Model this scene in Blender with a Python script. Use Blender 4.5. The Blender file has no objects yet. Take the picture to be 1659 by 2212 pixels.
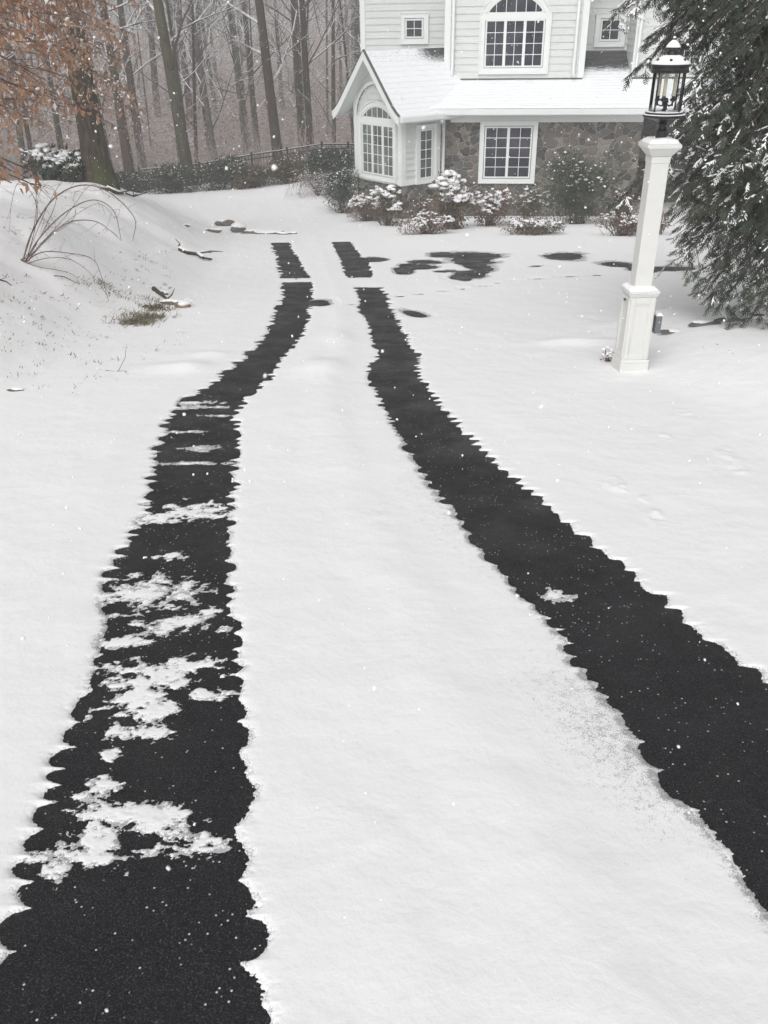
import bpy, math, random
import numpy as np
from math import sin, cos, tan, atan, radians, pi, sqrt
RS = np.random.RandomState(7)
random.seed(7)
SC = bpy.context.scene
COL = SC.collection

# ------------------------------------------------------------------ camera model
EYE = np.array([0.0, 0.0, 1.6]); PITCH = radians(29.9); ROLL = radians(0.8)
F_D = 1841.0                                   # focal length in units of a 1659 x 2212 picture
R0 = np.array([1.0, 0, 0]); U0 = np.array([0, sin(PITCH), cos(PITCH)]); FW = np.array([0, cos(PITCH), -sin(PITCH)])
RT = cos(ROLL)*R0 - sin(ROLL)*U0; UP = cos(ROLL)*U0 + sin(ROLL)*R0
def ray(px, py):
    return FW + (px-829.5)/F_D*RT - (py-1106.0)/F_D*UP

# ------------------------------------------------------------------ noise
def _h(ix, iy, seed):
    v = np.sin(ix*127.1 + iy*311.7 + seed*74.7)*43758.5453
    return v - np.floor(v)
def vn(x, y, seed=0):
    ix = np.floor(x); iy = np.floor(y); fx = x-ix; fy = y-iy
    fx = fx*fx*(3-2*fx); fy = fy*fy*(3-2*fy)
    a = _h(ix, iy, seed); b = _h(ix+1, iy, seed); c = _h(ix, iy+1, seed); d = _h(ix+1, iy+1, seed)
    return (a+(b-a)*fx)*(1-fy) + (c+(d-c)*fx)*fy
def fbm(x, y, seed=0, octv=4, gain=.5):
    s = 0; a = 1; t = 0
    for o in range(octv):
        s = s + a*vn(x, y, seed+o*3.1); t += a; a *= gain; x = x*2.03+5.2; y = y*2.03+1.3
    return s/t
def sst(a, b, x):
    t = np.clip((x-a)/(b-a), 0, 1); return t*t*(3-2*t)

# ------------------------------------------------------------------ terrain
FY = [-30, 0, 3, 5.7, 8, 10.6, 13, 16, 20.8, 26, 33, 60]
FX = [-4.0, -3.1, -2.95, -2.75, -2.5, -2.35, -2.45, -2.7, -3.5, -5.2, -9, -16]
def H(x, y):
    x = np.asarray(x, float); y = np.asarray(y, float)
    z = np.interp(y, [-60, -5, 20, 24.6, 28, 33, 42, 60, 90, 140, 220], [1.0, .65, -2.6, -3.12, -3.3, -3.35, -4.6, -4.8, -2.2, 1.2, 2.0])
    xf = np.interp(y, FY, FX)
    t = xf - x
    A = np.interp(y, [-20, 4, 12, 17, 21, 26, 31, 36], [1.1, 1.15, 1.2, 1.24, 1.02, .62, .22, 0])
    z = z + A*sst(0.0, 2.75, t) + .02*np.clip(t-2.6, 0, 2.5)*sst(36, 26, y) - .16*np.clip(t-5.0, 0, 30)*sst(40, 25, y)*sst(36,20,y)
    z = z + .19*sst(2.0, 2.9, x)*sst(8.6, 8.2, y)*sst(4, 6.5, y)
    z = z + .45*np.exp(-((x+1.2)/2.6)**2 - ((y-31)/4)**2)
    z = z - .35*sst(29, 33, y)*sst(-5, -10, x)
    z = z + sst(34, 60, y)*1.6*(fbm(x*.05+3, y*.05, 4, 3)-.5)*2
    z = z + (.10*(fbm(x*.6, y*.6, 9, 2)-.5)+.16*(fbm(x*1.7, y*1.3, 19, 2)-.5))*sst(.1, 1.2, np.abs(t)*(t > 0))
    return z
def ground_at(px, py, dz=0.0):
    d = ray(px, py); lo = .3; f = lambda s: EYE[2]+d[2]*s - float(H(d[0]*s, d[1]*s)) - dz
    s = .3
    while s < 200 and f(s) > 0: s += .05+s*.01
    lo, hi = s-.05-s*.011, s
    for _ in range(30):
        m = (lo+hi)/2
        if f(m) > 0: lo = m
        else: hi = m
    return np.array([d[0]*hi, d[1]*hi, float(H(d[0]*hi, d[1]*hi))])
def at(px, py, Y):
    d = ray(px, py); return EYE + d*(Y/d[1])

# ------------------------------------------------------------------ materials
def new_mat(name):
    m = bpy.data.materials.new(name); m.use_nodes = True
    nt = m.node_tree; b = nt.nodes['Principled BSDF']; return m, nt, b
def N(nt, t, **k):
    n = nt.nodes.new(t)
    for a, v in k.items():
        if a in n.inputs: n.inputs[a].default_value = v
        else: setattr(n, a, v)
    return n
def L(nt, a, b): nt.links.new(a, b)
def c4(c): return (c[0], c[1], c[2], 1)
def coords(nt, scale=(1, 1, 1)):
    tc = N(nt, 'ShaderNodeTexCoord'); mp = N(nt, 'ShaderNodeMapping'); mp.inputs['Scale'].default_value = scale
    L(nt, tc.outputs['Object'], mp.inputs['Vector']); return mp.outputs['Vector']
def noise(nt, vec, scale, detail=4, rough=.6):
    n = N(nt, 'ShaderNodeTexNoise'); n.inputs['Scale'].default_value = scale; n.inputs['Detail'].default_value = detail
    n.inputs['Roughness'].default_value = rough; L(nt, vec, n.inputs['Vector']); return n.outputs['Fac']
def ramp(nt, fac, stops):
    r = N(nt, 'ShaderNodeValToRGB'); e = r.color_ramp.elements
    while len(e) < len(stops): e.new(.5)
    for i, (p, c) in enumerate(stops): e[i].position = p; e[i].color = c4(c) if len(c) == 3 else c
    L(nt, fac, r.inputs['Fac']); return r.outputs['Color']
def mixc(nt, fac, a, b):
    m = N(nt, 'ShaderNodeMix', data_type='RGBA')
    for v, i in ((a, 6), (b, 7)):
        if isinstance(v, tuple): m.inputs[i].default_value = c4(v)
        else: L(nt, v, m.inputs[i])
    if isinstance(fac, float): m.inputs[0].default_value = fac
    else: L(nt, fac, m.inputs[0])
    return m.outputs[2]
def math_(nt, op, a, b=None):
    m = N(nt, 'ShaderNodeMath', operation=op)
    for i, v in enumerate((a, b)):
        if v is None: continue
        if isinstance(v, (int, float)): m.inputs[i].default_value = v
        else: L(nt, v, m.inputs[i])
    return m.outputs[0]
def bump(nt, b, hgt, strength, dist):
    n = N(nt, 'ShaderNodeBump'); n.inputs['Strength'].default_value = strength; n.inputs['Distance'].default_value = dist
    L(nt, hgt, n.inputs['Height']); L(nt, n.outputs['Normal'], b.inputs['Normal'])
def simple(name, c, rough=.6, var=.15, vs=3.0, bs=0, metal=0, stretch=(1, 1, 1), bscale=None, spec=.4):
    m, nt, b = new_mat(name); v = coords(nt, stretch); n = noise(nt, v, vs)
    L(nt, ramp(nt, n, [(.25, tuple(x*(1-var) for x in c)), (.75, tuple(min(1, x*(1+var)) for x in c))]), b.inputs['Base Color'])
    b.inputs['Roughness'].default_value = rough; b.inputs['Metallic'].default_value = metal
    b.inputs['Specular IOR Level'].default_value = spec
    if bs: bump(nt, b, noise(nt, v, bscale or vs*4, 5), .6, bs)
    return m
def attr(nt, name):
    a = N(nt, 'ShaderNodeAttribute'); a.attribute_name = name; return a.outputs['Fac']
SNOWC = (.865, .86, .865)
M = {}
def snow_mat(name):
    m, nt, b = new_mat(name); v = coords(nt)
    th = attr(nt, 'thin'); gr = attr(nt, 'grass_shade')
    fine = noise(nt, v, 260, 3, .7); mid = noise(nt, v, 38, 4, .65)
    # wet grit showing through where the layer is thin
    comb = math_(nt, 'ADD', math_(nt, 'MULTIPLY', fine, .68), math_(nt, 'MULTIPLY', mid, .32))
    thr = math_(nt, 'SUBTRACT', .74, math_(nt, 'MULTIPLY', th, .30))
    k = math_(nt, 'MULTIPLY', math_(nt, 'SUBTRACT', comb, thr), 9.0)
    k = N(nt, 'ShaderNodeClamp').outputs[0] if False else k
    cl = N(nt, 'ShaderNodeClamp'); L(nt, k, cl.inputs[0]); cl.inputs[2].default_value = .62
    c1 = mixc(nt, cl.outputs[0], SNOWC, (.10, .10, .11))
    # short turf blades and leaf litter poking through the bank, plus hemlock shade painted on the bed
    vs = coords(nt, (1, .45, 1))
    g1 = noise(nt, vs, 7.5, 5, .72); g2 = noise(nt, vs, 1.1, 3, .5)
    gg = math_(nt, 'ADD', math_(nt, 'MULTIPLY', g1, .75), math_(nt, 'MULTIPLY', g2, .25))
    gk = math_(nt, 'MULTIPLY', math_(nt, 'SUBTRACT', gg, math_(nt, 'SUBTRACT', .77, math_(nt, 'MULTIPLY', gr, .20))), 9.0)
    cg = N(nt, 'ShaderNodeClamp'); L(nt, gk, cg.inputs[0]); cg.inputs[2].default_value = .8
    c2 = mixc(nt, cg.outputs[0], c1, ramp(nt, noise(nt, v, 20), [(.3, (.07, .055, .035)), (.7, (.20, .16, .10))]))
    L(nt, c2, b.inputs['Base Color'])
    b.inputs['Roughness'].default_value = .85; b.inputs['Specular IOR Level'].default_value = .15
    hh = math_(nt, 'ADD', noise(nt, v, 3.2, 4, .55), math_(nt, 'MULTIPLY', noise(nt, v, 70, 4, .7), .10))
    bump(nt, b, hh, .45, .035)
    return m
M['snow'] = snow_mat('fresh_snow')
M['snowcap'] = simple('settled_snow', (.85, .85, .86), .85, .03, 8, .01, bscale=30, spec=.15)
def asphalt():
    m, nt, b = new_mat('wet_asphalt'); v = coords(nt)
    f = noise(nt, v, 230, 3, .8); g = noise(nt, v, 1.4, 4, .6)
    base = ramp(nt, f, [(.38, (.0035, .0035, .004)), (.50, (.011, .011, .0125)), (.58, (.035, .034, .038)), (.68, (.13, .13, .135))])
    base = mixc(nt, math_(nt, 'MULTIPLY', g, .35), base, (.024, .024, .027))
    vor = N(nt, 'ShaderNodeTexVoronoi'); vor.inputs['Scale'].default_value = 55; L(nt, v, vor.inputs['Vector'])
    fl = ramp(nt, vor.outputs['Distance'], [(.11, (1, 1, 1)), (.17, (0, 0, 0))])
    sel = ramp(nt, noise(nt, v, 17, 2), [(.52, (0, 0, 0)), (.56, (1, 1, 1))])
    base = mixc(nt, math_(nt, 'MULTIPLY', fl, sel), base, (.75, .77, .8))     # caught snow flakes
    L(nt, base, b.inputs['Base Color'])
    L(nt, ramp(nt, noise(nt, v, 3, 4), [(.35, (.42,)*3), (.7, (.75,)*3)]), b.inputs['Roughness'])
    b.inputs['Specular IOR Level'].default_value = .18
    bump(nt, b, f, .6, .006); return m
M['asphalt'] = asphalt()
def litter():
    m, nt, b = new_mat('leaf_litter_dusted_with_snow'); v = coords(nt)
    a = ramp(nt, noise(nt, v, 9, 5, .75), [(.3, (.09, .06, .048)), (.55, (.23, .16, .125)), (.8, (.36, .27, .22))])
    w = ramp(nt, noise(nt, v, 3.0, 6, .75), [(.46, (0, 0, 0)), (.60, (.9, .9, .9))])
    L(nt, mixc(nt, w, a, (.78, .78, .80)), b.inputs['Base Color']); b.inputs['Roughness'].default_value = .9
    bump(nt, b, noise(nt, v, 6, 5, .7), .8, .08); return m
M['litter'] = litter()
def bark(name, c1, c2, c3, snowy=False):
    m, nt, b = new_mat(name); v = coords(nt, (1, 1, .22))
    n1 = noise(nt, v, 18, 6, .7)
    col = ramp(nt, n1, [(.36, c1), (.66, c2)])
    n2 = ramp(nt, noise(nt, coords(nt, (1, 1, .5)), 2.2, 4), [(.48, (0, 0, 0)), (.66, (.8, .8, .8))])
    L(nt, mixc(nt, n2, col, c3), b.inputs['Base Color']); b.inputs['Roughness'].default_value = .9
    b.inputs['Specular IOR Level'].default_value = .2
    bump(nt, b, n1, .9, .03)
    if snowy:
        ge = N(nt, 'ShaderNodeNewGeometry'); sp = N(nt, 'ShaderNodeSeparateXYZ'); L(nt, ge.outputs['True Normal'], sp.inputs[0])
        k = math_(nt, 'ADD', math_(nt, 'MULTIPLY', sp.outputs[2], 1.0), math_(nt, 'MULTIPLY', noise(nt, coords(nt), 3.5, 4, .7), .9))
        kk = ramp(nt, k, [(.62, (0, 0, 0)), (.82, (.95, .95, .95))])
        src = b.inputs['Base Color'].links[0].from_socket; L(nt, mixc(nt, kk, src, (.80, .80, .82)), b.inputs['Base Color'])
    return m
M['bark'] = bark('ridged_brown_bark', (.030, .021, .016), (.11, .083, .066), (.075, .08, .042))
M['barkmoss'] = bark('mossy_bark', (.028, .022, .015), (.10, .080, .058), (.075, .090, .035))
M['barkred'] = bark('dark_reddish_bark', (.022, .014, .012), (.080, .055, .048), (.05, .04, .03))
M['barkgrey'] = bark('grey_beech_bark', (.06, .055, .05), (.15, .14, .13), (.09, .09, .07))
M['branch'] = bark('snow_lined_branch', (.030, .021, .017), (.11, .083, .070), (.12, .10, .09), True)
M['twig'] = simple('twig', (.085, .062, .052), .8, .3, 5)
M['frosttwig'] = simple('frosted_twig', (.36, .315, .305), .85, .3, 5)
M['cane'] = simple('red_brown_cane', (.13, .085, .075), .6, .3, 9)
def leafmat(name, stops, trans=.25, rough=.6):
    m, nt, b = new_mat(name)
    L(nt, ramp(nt, attr(nt, 'tone'), stops), b.inputs['Base Color'])
    b.inputs['Roughness'].default_value = rough; b.inputs['Specular IOR Level'].default_value = .25
    if trans:
        t = N(nt, 'ShaderNodeBsdfTranslucent'); L(nt, ramp(nt, attr(nt, 'tone'), stops), t.inputs['Color'])
        mx = N(nt, 'ShaderNodeMixShader'); mx.inputs[0].default_value = trans
        L(nt, b.outputs[0], mx.inputs[1]); L(nt, t.outputs[0], mx.inputs[2]); L(nt, mx.outputs[0], nt.nodes['Material Output'].inputs['Surface'])
    return m
M['beechleaf'] = leafmat('dry_beech_leaf', [(0, (.20, .080, .035)), (.35, (.33, .175, .105)), (.6, (.42, .27, .185)), (.85, (.50, .39, .32)), (1, (.8, .78, .77))], .3)
M['beechpale'] = leafmat('pale_beech_leaf', [(0, (.18, .10, .07)), (.35, (.33, .20, .14)), (.6, (.40, .27, .20)), (.85, (.50, .38, .31)), (1, (.8, .78, .77))], .25)
M['brushleaf'] = leafmat('dry_undergrowth_leaf', [(0, (.15, .085, .065)), (.5, (.36, .245, .20)), (1, (.66, .54, .49))], .2)
M['hemleaf'] = leafmat('hemlock_needles', [(0, (.022, .027, .022)), (.5, (.046, .060, .044)), (.85, (.085, .100, .072)), (1, (.15, .145, .115))], .15)
M['green'] = leafmat('evergreen_leaf', [(0, (.014, .022, .015)), (.6, (.040, .058, .036)), (1, (.09, .11, .075))], .1)
M['olive'] = leafmat('bronzed_leaf', [(0, (.045, .030, .022)), (.5, (.085, .080, .045)), (1, (.20, .12, .085))], .1)
M['redtwig'] = leafmat('russet_leaf', [(0, (.06, .030, .026)), (.5, (.15, .085, .07)), (1, (.26, .20, .16))], .1)
M['siding'] = simple('white_clapboard_paint', (.60, .615, .60), .55, .04, 2.5)
M['trim'] = simple('white_trim_paint', (.72, .745, .73), .5, .03, 3)
M['gutter'] = simple('white_gutter_metal', (.70, .72, .72), .4, .04, 3)
M['post'] = simple('painted_post', (.63, .63, .61), .5, .035, 5, .002, bscale=60)
def stone():
    m, nt, b = new_mat('fieldstone'); v = coords(nt, (1, 1, 1.25))
    wn = N(nt, 'ShaderNodeTexNoise'); wn.inputs['Scale'].default_value = 3; L(nt, v, wn.inputs['Vector'])
    ad = N(nt, 'ShaderNodeVectorMath', operation='MULTIPLY_ADD'); L(nt, wn.outputs['Color'], ad.inputs[0]); ad.inputs[1].default_value = (.24, .24, .24); L(nt, v, ad.inputs[2])
    vo = N(nt, 'ShaderNodeTexVoronoi'); vo.inputs['Scale'].default_value = 4.4; L(nt, ad.outputs[0], vo.inputs['Vector'])
    ve = N(nt, 'ShaderNodeTexVoronoi', feature='DISTANCE_TO_EDGE'); ve.inputs['Scale'].default_value = 4.4; L(nt, ad.outputs[0], ve.inputs['Vector'])
    sep = N(nt, 'ShaderNodeSeparateColor'); L(nt, vo.outputs['Color'], sep.inputs[0])
    c = ramp(nt, sep.outputs[0], [(0, (.020, .020, .022)), (.25, (.060, .060, .060)), (.45, (.135, .108, .082)), (.65, (.072, .072, .072)), (.85, (.15, .135, .115)), (1, (.24, .225, .195))])
    c = mixc(nt, ramp(nt, noise(nt, v, 22, 5, .7), [(.35, (0, 0, 0)), (.75, (.45,)*3)]), c, (.16, .155, .145))
    mo = ramp(nt, ve.outputs['Distance'], [(.020, (1, 1, 1)), (.050, (0, 0, 0))])
    mo = math_(nt, 'MULTIPLY', mo, ramp(nt, noise(nt, v, 5, 4, .7), [(.30, (.4,)*3), (.5, (1, 1, 1))]))
    L(nt, mixc(nt, mo, c, (.27, .25, .22)), b.inputs['Base Color']); b.inputs['Roughness'].default_value = .9
    hh = math_(nt, 'ADD', ramp(nt, ve.outputs['Distance'], [(0, (0, 0, 0)), (.12, (1, 1, 1))]), math_(nt, 'MULTIPLY', noise(nt, v, 30, 4), .35))
    bump(nt, b, hh, .8, .03); return m
M['stone'] = stone()
def roofm():
    m, nt, b = new_mat('snow_covered_shingles'); v = coords(nt, (1, 1, 1))
    ba = attr(nt, 'bare')
    n = noise(nt, coords(nt, (.5, 2.5, 2.5)), 9, 5, .75)
    k = math_(nt, 'MULTIPLY', math_(nt, 'ADD', math_(nt, 'SUBTRACT', ba, 1.0), math_(nt, 'MULTIPLY', n, 1.3)), 2.4)
    cl = N(nt, 'ShaderNodeClamp'); L(nt, k, cl.inputs[0])
    L(nt, mixc(nt, cl.outputs[0], (.79, .80, .82), ramp(nt, noise(nt, v, 14), [(.3, (.03, .03, .033)), (.7, (.07, .07, .075))])), b.inputs['Base Color'])
    b.inputs['Roughness'].default_value = .85; bump(nt, b, noise(nt, v, 40, 3), .3, .01); return m
M['roof'] = roofm()
def glassm(name, c, rough=.04):
    m, nt, b = new_mat(name); v = coords(nt)
    L(nt, ramp(nt, noise(nt, v, 2.6, 3), [(.35, tuple(x*.55 for x in c)), (.65, tuple(x*1.35 for x in c))]), b.inputs['Base Color'])
    b.inputs['Roughness'].default_value = rough; b.inputs['Specular IOR Level'].default_value = .5; return m
M['glassdark'] = glassm('dark_window_glass', (.030, .031, .044))
M['glasspale'] = glassm('curtained_window_glass', (.13, .14, .135), .08)
M['glassgrey'] = glassm('dim_window_glass', (.055, .058, .060))
M['black'] = simple('black_painted_metal', (.010, .009, .009), .35, .3, 14, .001, spec=.5)
M['ironwork'] = simple('black_fence_metal', (.018, .018, .02), .5, .2, 8)
def clear():
    m, nt, b = new_mat('clear_lantern_glass')
    t = N(nt, 'ShaderNodeBsdfTransparent'); t.inputs['Color'].default_value = (.93, .95, .95, 1); g = N(nt, 'ShaderNodeBsdfGlossy'); g.inputs['Roughness'].default_value = .03
    f = N(nt, 'ShaderNodeFresnel'); f.inputs['IOR'].default_value = 1.25
    mx = N(nt, 'ShaderNodeMixShader'); L(nt, f.outputs[0], mx.inputs[0]); L(nt, t.outputs[0], mx.inputs[1]); L(nt, g.outputs[0], mx.inputs[2])
    L(nt, mx.outputs[0], nt.nodes['Material Output'].inputs['Surface']); return m
M['clear'] = clear()
M['candle'] = simple('ivory_candle_sleeve', (.50, .44, .33), .5, .06, 20)
M['bulb'] = simple('frosted_bulb', (.50, .54, .52), .15, .05, 20, spec=.6)
M['rock'] = simple('brown_stone', (.13, .105, .085), .85, .35, 6, .02)
M['rockgrey'] = simple('grey_stone', (.12, .12, .118), .85, .3, 6, .02)
M['rocktan'] = simple('tan_stone', (.24, .17, .11), .8, .25, 8, .01)
M['grass'] = leafmat('dry_grass_blade', [(0, (.05, .05, .02)), (.5, (.13, .11, .055)), (1, (.26, .21, .13))], .2)
M['boxgrey'] = simple('grey_plastic', (.14, .15, .16), .5, .08, 10)
M['soffit'] = simple('dark_grey_boards', (.10, .10, .10), .8, .1, 3)  # dark grey for door, flashing and drip edge
M['darkstone'] = M['stone']
M['flake'] = simple('snow_flake', (.88, .89, .91), .8, .02, 3, spec=.1)

# ------------------------------------------------------------------ mesh helpers
def tag(o, label=None, cat=None, group=None, kind=None):
    if label: o['label'] = label
    if cat: o['category'] = cat
    if group: o['group'] = group
    if kind: o['kind'] = kind
    return o
def mesh_np(name, V, F, mat, parent=None, smooth=False, attrs=None):
    """V (n,3), F (m,4) or (m,3) arrays"""
    V = np.asarray(V, np.float32); F = np.asarray(F, np.int32); me = bpy.data.meshes.new(name)
    k = F.shape[1]; me.vertices.add(len(V)); me.vertices.foreach_set('co', V.ravel())
    me.loops.add(F.size); me.loops.foreach_set('vertex_index', F.ravel())
    me.polygons.add(len(F)); me.polygons.foreach_set('loop_start', np.arange(0, F.size, k, dtype=np.int32))
    me.polygons.foreach_set('loop_total', np.full(len(F), k, np.int32))
    if smooth: me.polygons.foreach_set('use_smooth', np.ones(len(F), bool))
    for an, av in (attrs or {}).items():
        a = me.attributes.new(an, 'FLOAT', 'POINT'); a.data.foreach_set('value', np.asarray(av, np.float32))
    me.update(calc_edges=True); me.materials.append(mat)
    o = bpy.data.objects.new(name, me); COL.objects.link(o); o.parent = parent
    return o
class MB:
    def __init__(s): s.v = []; s.f = []; s.a = []
    def add(s, vs, fs, a=0.0):
        n = len(s.v); s.v += [tuple(map(float, p)) for p in vs]; s.f += [tuple(i+n for i in f) for f in fs]; s.a += [a]*len(vs)
    def box(s, c, sx, sy, sz, rz=0, taper=1.0, tapy=None):
        """centre of the bottom face c"""
        ty = taper if tapy is None else tapy
        vs = []
        for k, (tx, tyy, z) in enumerate(((1, 1, 0), (taper, ty, sz))):
            for (i, j) in ((-1, -1), (1, -1), (1, 1), (-1, 1)):
                x = i*sx/2*tx; y = j*sy/2*tyy
                vs.append((c[0]+x*cos(rz)-y*sin(rz), c[1]+x*sin(rz)+y*cos(rz), c[2]+z))
        s.add(vs, [(3, 2, 1, 0), (4, 5, 6, 7), (0, 1, 5, 4), (1, 2, 6, 5), (2, 3, 7, 6), (3, 0, 4, 7)])
    def tube(s, pts, rads, n=6, cap=True, a=0.0):
        pts = [np.asarray(p, float) for p in pts]; vs = []; fs = []
        ref = np.array([0.31, .2, .93])
        for i, p in enumerate(pts):
            t = pts[min(i+1, len(pts)-1)]-pts[max(i-1, 0)]; t = t/(np.linalg.norm(t)+1e-9)
            if i == 0:
                u = np.cross(t, ref); u /= np.linalg.norm(u)+1e-9
            else:
                u = u - t*np.dot(u, t); u /= np.linalg.norm(u)+1e-9
            w = np.cross(t, u)
            for k in range(n):
                an = 2*pi*k/n; vs.append(p+(u*cos(an)+w*sin(an))*rads[i])
        for i in range(len(pts)-1):
            for k in range(n): fs.append((i*n+k, i*n+(k+1) % n, (i+1)*n+(k+1) % n, (i+1)*n+k))
        if cap: fs.append(tuple(range(n-1, -1, -1))); fs.append(tuple((len(pts)-1)*n+k for k in range(n)))
        s.add(vs, fs, a)
    def lathe(s, c, prof, n=32):
        vs = []; fs = []
        for (r, z) in prof:
            for k in range(n): vs.append((c[0]+r*cos(2*pi*k/n), c[1]+r*sin(2*pi*k/n), c[2]+z))
        for i in range(len(prof)-1):
            for k in range(n): fs.append((i*n+k, i*n+(k+1) % n, (i+1)*n+(k+1) % n, (i+1)*n+k))
        if prof[0][0] > 1e-4: fs.append(tuple(range(n-1, -1, -1)))
        if prof[-1][0] > 1e-4: fs.append(tuple((len(prof)-1)*n+k for k in range(n)))
        s.add(vs, fs)
    def build(s, name, mat, parent=None, smooth=False, bevel=0, aname='tone'):
        me = bpy.data.meshes.new(name); me.from_pydata(s.v, [], s.f); me.update()
        if any(s.a):
            a = me.attributes.new(aname, 'FLOAT', 'POINT'); a.data.foreach_set('value', s.a)
        if smooth:
            for p in me.polygons: p.use_smooth = True
        me.materials.append(mat); o = bpy.data.objects.new(name, me); COL.objects.link(o); o.parent = parent
        if bevel:
            b = o.modifiers.new('bevel', 'BEVEL'); b.width = bevel; b.segments = 2; b.limit_method = 'ANGLE'
        return o
def empty(name, loc, label=None, cat=None, group=None):
    o = bpy.data.objects.new(name, None); COL.objects.link(o); o.location = loc; o.empty_display_size = .2
    tag(o, label, cat, group); return o
def rebase(root):
    """children were built in world coordinates: shift them under the empty"""
    t = root.location.copy()
    def go(o, off):
        for v in o.data.vertices: v.co -= off
    for ch in root.children:
        if ch.type == 'MESH':
            n = len(ch.data.vertices); a = np.empty(n*3, np.float32); ch.data.vertices.foreach_get('co', a)
            a = a.reshape(-1, 3) - np.array(t, np.float32); ch.data.vertices.foreach_set('co', a.ravel()); ch.data.update()
            for g in ch.children:
                n = len(g.data.vertices); a = np.empty(n*3, np.float32); g.data.vertices.foreach_get('co', a)
                a = a.reshape(-1, 3) - np.array(t, np.float32); g.data.vertices.foreach_set('co', a.ravel()); g.data.update()
def copy_tree(o, parent=None):
    c = o.copy(); COL.objects.link(c); c.parent = parent
    for ch in o.children: copy_tree(ch, c)
    return c
def nrm(a): return a/(np.linalg.norm(a, axis=-1, keepdims=True)+1e-9)
def diamonds(P, D, Nn, ln, wd, fold=0.0):
    """leaf-shaped quads: base P, along D, width axis from D x N"""
    D = nrm(D); S = nrm(np.cross(D, Nn)); Up = np.cross(S, D)
    ln = np.asarray(ln)[:, None] if np.ndim(ln) else ln; wd = np.asarray(wd)[:, None] if np.ndim(wd) else wd
    a = P; b = P+D*ln*.45+S*wd*.5+Up*wd*fold; c = P+D*ln; d = P+D*ln*.45-S*wd*.5+Up*wd*fold
    V = np.stack([a, b, c, d], 1).reshape(-1, 3); F = np.arange(len(V)).reshape(-1, 4); return V, F
def rand_dirs(n, zb=0.0):
    v = RS.normal(size=(n, 3)); v[:, 2] += zb; return nrm(v)
def lumps(P, r, flat=.6, n=5):
    """small snow lumps: squashed octa-spheres with jitter, vectorised"""
    base = []
    for (ph, m) in ((-.9, 5), (0, 7), (.75, 5)):
        for k in range(m): base.append((cos(ph)*cos(2*pi*k/m+ph), cos(ph)*sin(2*pi*k/m+ph), sin(ph)))
    # octahedral sphere subdivided once
    o = np.array([(1,0,0),(-1,0,0),(0,1,0),(0,-1,0),(0,0,1),(0,0,-1)], float)
    t = [(0,2,4),(2,1,4),(1,3,4),(3,0,4),(2,0,5),(1,2,5),(3,1,5),(0,3,5)]
    vs = list(o); mid = {}; fs = []
    def m_(a, b):
        k = (min(a,b), max(a,b))
        if k not in mid: v = vs[a]+vs[b]; vs.append(v/np.linalg.norm(v)); mid[k] = len(vs)-1
        return mid[k]
    for a, b, c in t:
        x, y, z = m_(a,b), m_(b,c), m_(c,a); fs += [(a,x,z),(x,b,y),(z,y,c),(x,y,z)]
    B = np.array(vs); Fb = np.array(fs); n_ = len(P)
    r = np.broadcast_to(np.asarray(r, float), (n_,))
    J = 1+RS.uniform(-.25, .25, (n_, len(B), 1))
    sc = np.stack([RS.uniform(.8, 1.5, n_), RS.uniform(.8, 1.5, n_), np.full(n_, flat)], 1)[:, None, :]
    V = P[:, None, :]+B[None]*J*sc*r[:, None, None]
    F = Fb[None]+(np.arange(n_)*len(B))[:, None, None]
    return V.reshape(-1, 3), F.reshape(-1, 3)

# ------------------------------------------------------------------ ground sheets
def px_edges(pts):
    w = [ground_at(*p) for p in pts]; w.sort(key=lambda p: p[1]); return np.array([p[0] for p in w]), np.array([p[1] for p in w])
LL = px_edges([(-130, 2211), (-60, 2140), (10, 2060), (15, 2010), (50, 1950), (65, 1870), (90, 1770), (125, 1690), (160, 1570), (195, 1440), (215, 1350), (240, 1250), (275, 1170), (320, 1110), (328, 1040), (335, 980), (365, 915), (405, 862), (455, 832), (525, 776), (568, 735), (590, 690), (610, 640), (614, 608), (603, 580), (598, 555), (585, 525)])
LR = px_edges([(578, 2211), (560, 2130), (535, 2090), (548, 2010), (530, 1860), (520, 1790), (533, 1700), (528, 1570), (508, 1480), (510, 1400), (500, 1300), (492, 1200), (497, 1100), (503, 1000), (506, 900), (528, 862), (580, 820), (615, 768), (650, 730), (664, 690), (672, 645), (675, 608), (660, 590), (643, 560), (622, 525)])
RL = px_edges([(1830, 2211), (1650, 1965), (1590, 1885), (1515, 1790), (1450, 1705), (1398, 1630), (1335, 1545), (1270, 1470), (1222, 1390), (1185, 1345), (1135, 1290), (1062, 1218), (1025, 1165), (980, 1110), (935, 1055), (900, 1005), (870, 955), (842, 905), (820, 862), (792, 818), (800, 792), (820, 768), (803, 735), (795, 700), (780, 675), (774, 645), (768, 620), (752, 600), (735, 560), (716, 523)])
RR = px_edges([(2600, 2211), (2250, 1950), (1900, 1650), (1650, 1475), (1560, 1400), (1500, 1358), (1430, 1295), (1340, 1222), (1260, 1160), (1190, 1100), (1115, 1040), (1040, 972), (975, 905), (930, 850), (905, 805), (908, 772), (890, 745), (866, 705), (845, 665), (835, 640), (822, 620), (806, 600), (795, 570), (775, 545), (757, 523)])
def saw(y, pitch, seed, asym=False):
    q = y/pitch + 2.6*(vn(y*1.7, y*0, seed)-.5)+1.0*(vn(y*5, y*0, seed+2)-.5)
    f = q-np.floor(q); a = _h(np.floor(q), 0*q, seed+5)
    if asym: return (f**.75)*(1-sst(.84, 1.0, f))*(.35+.95*a)
    return np.abs(np.sin(np.pi*f))**.55*(.25+1.05*a)*(.7+.6*vn(y*1.3, y*0, seed+9))
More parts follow.
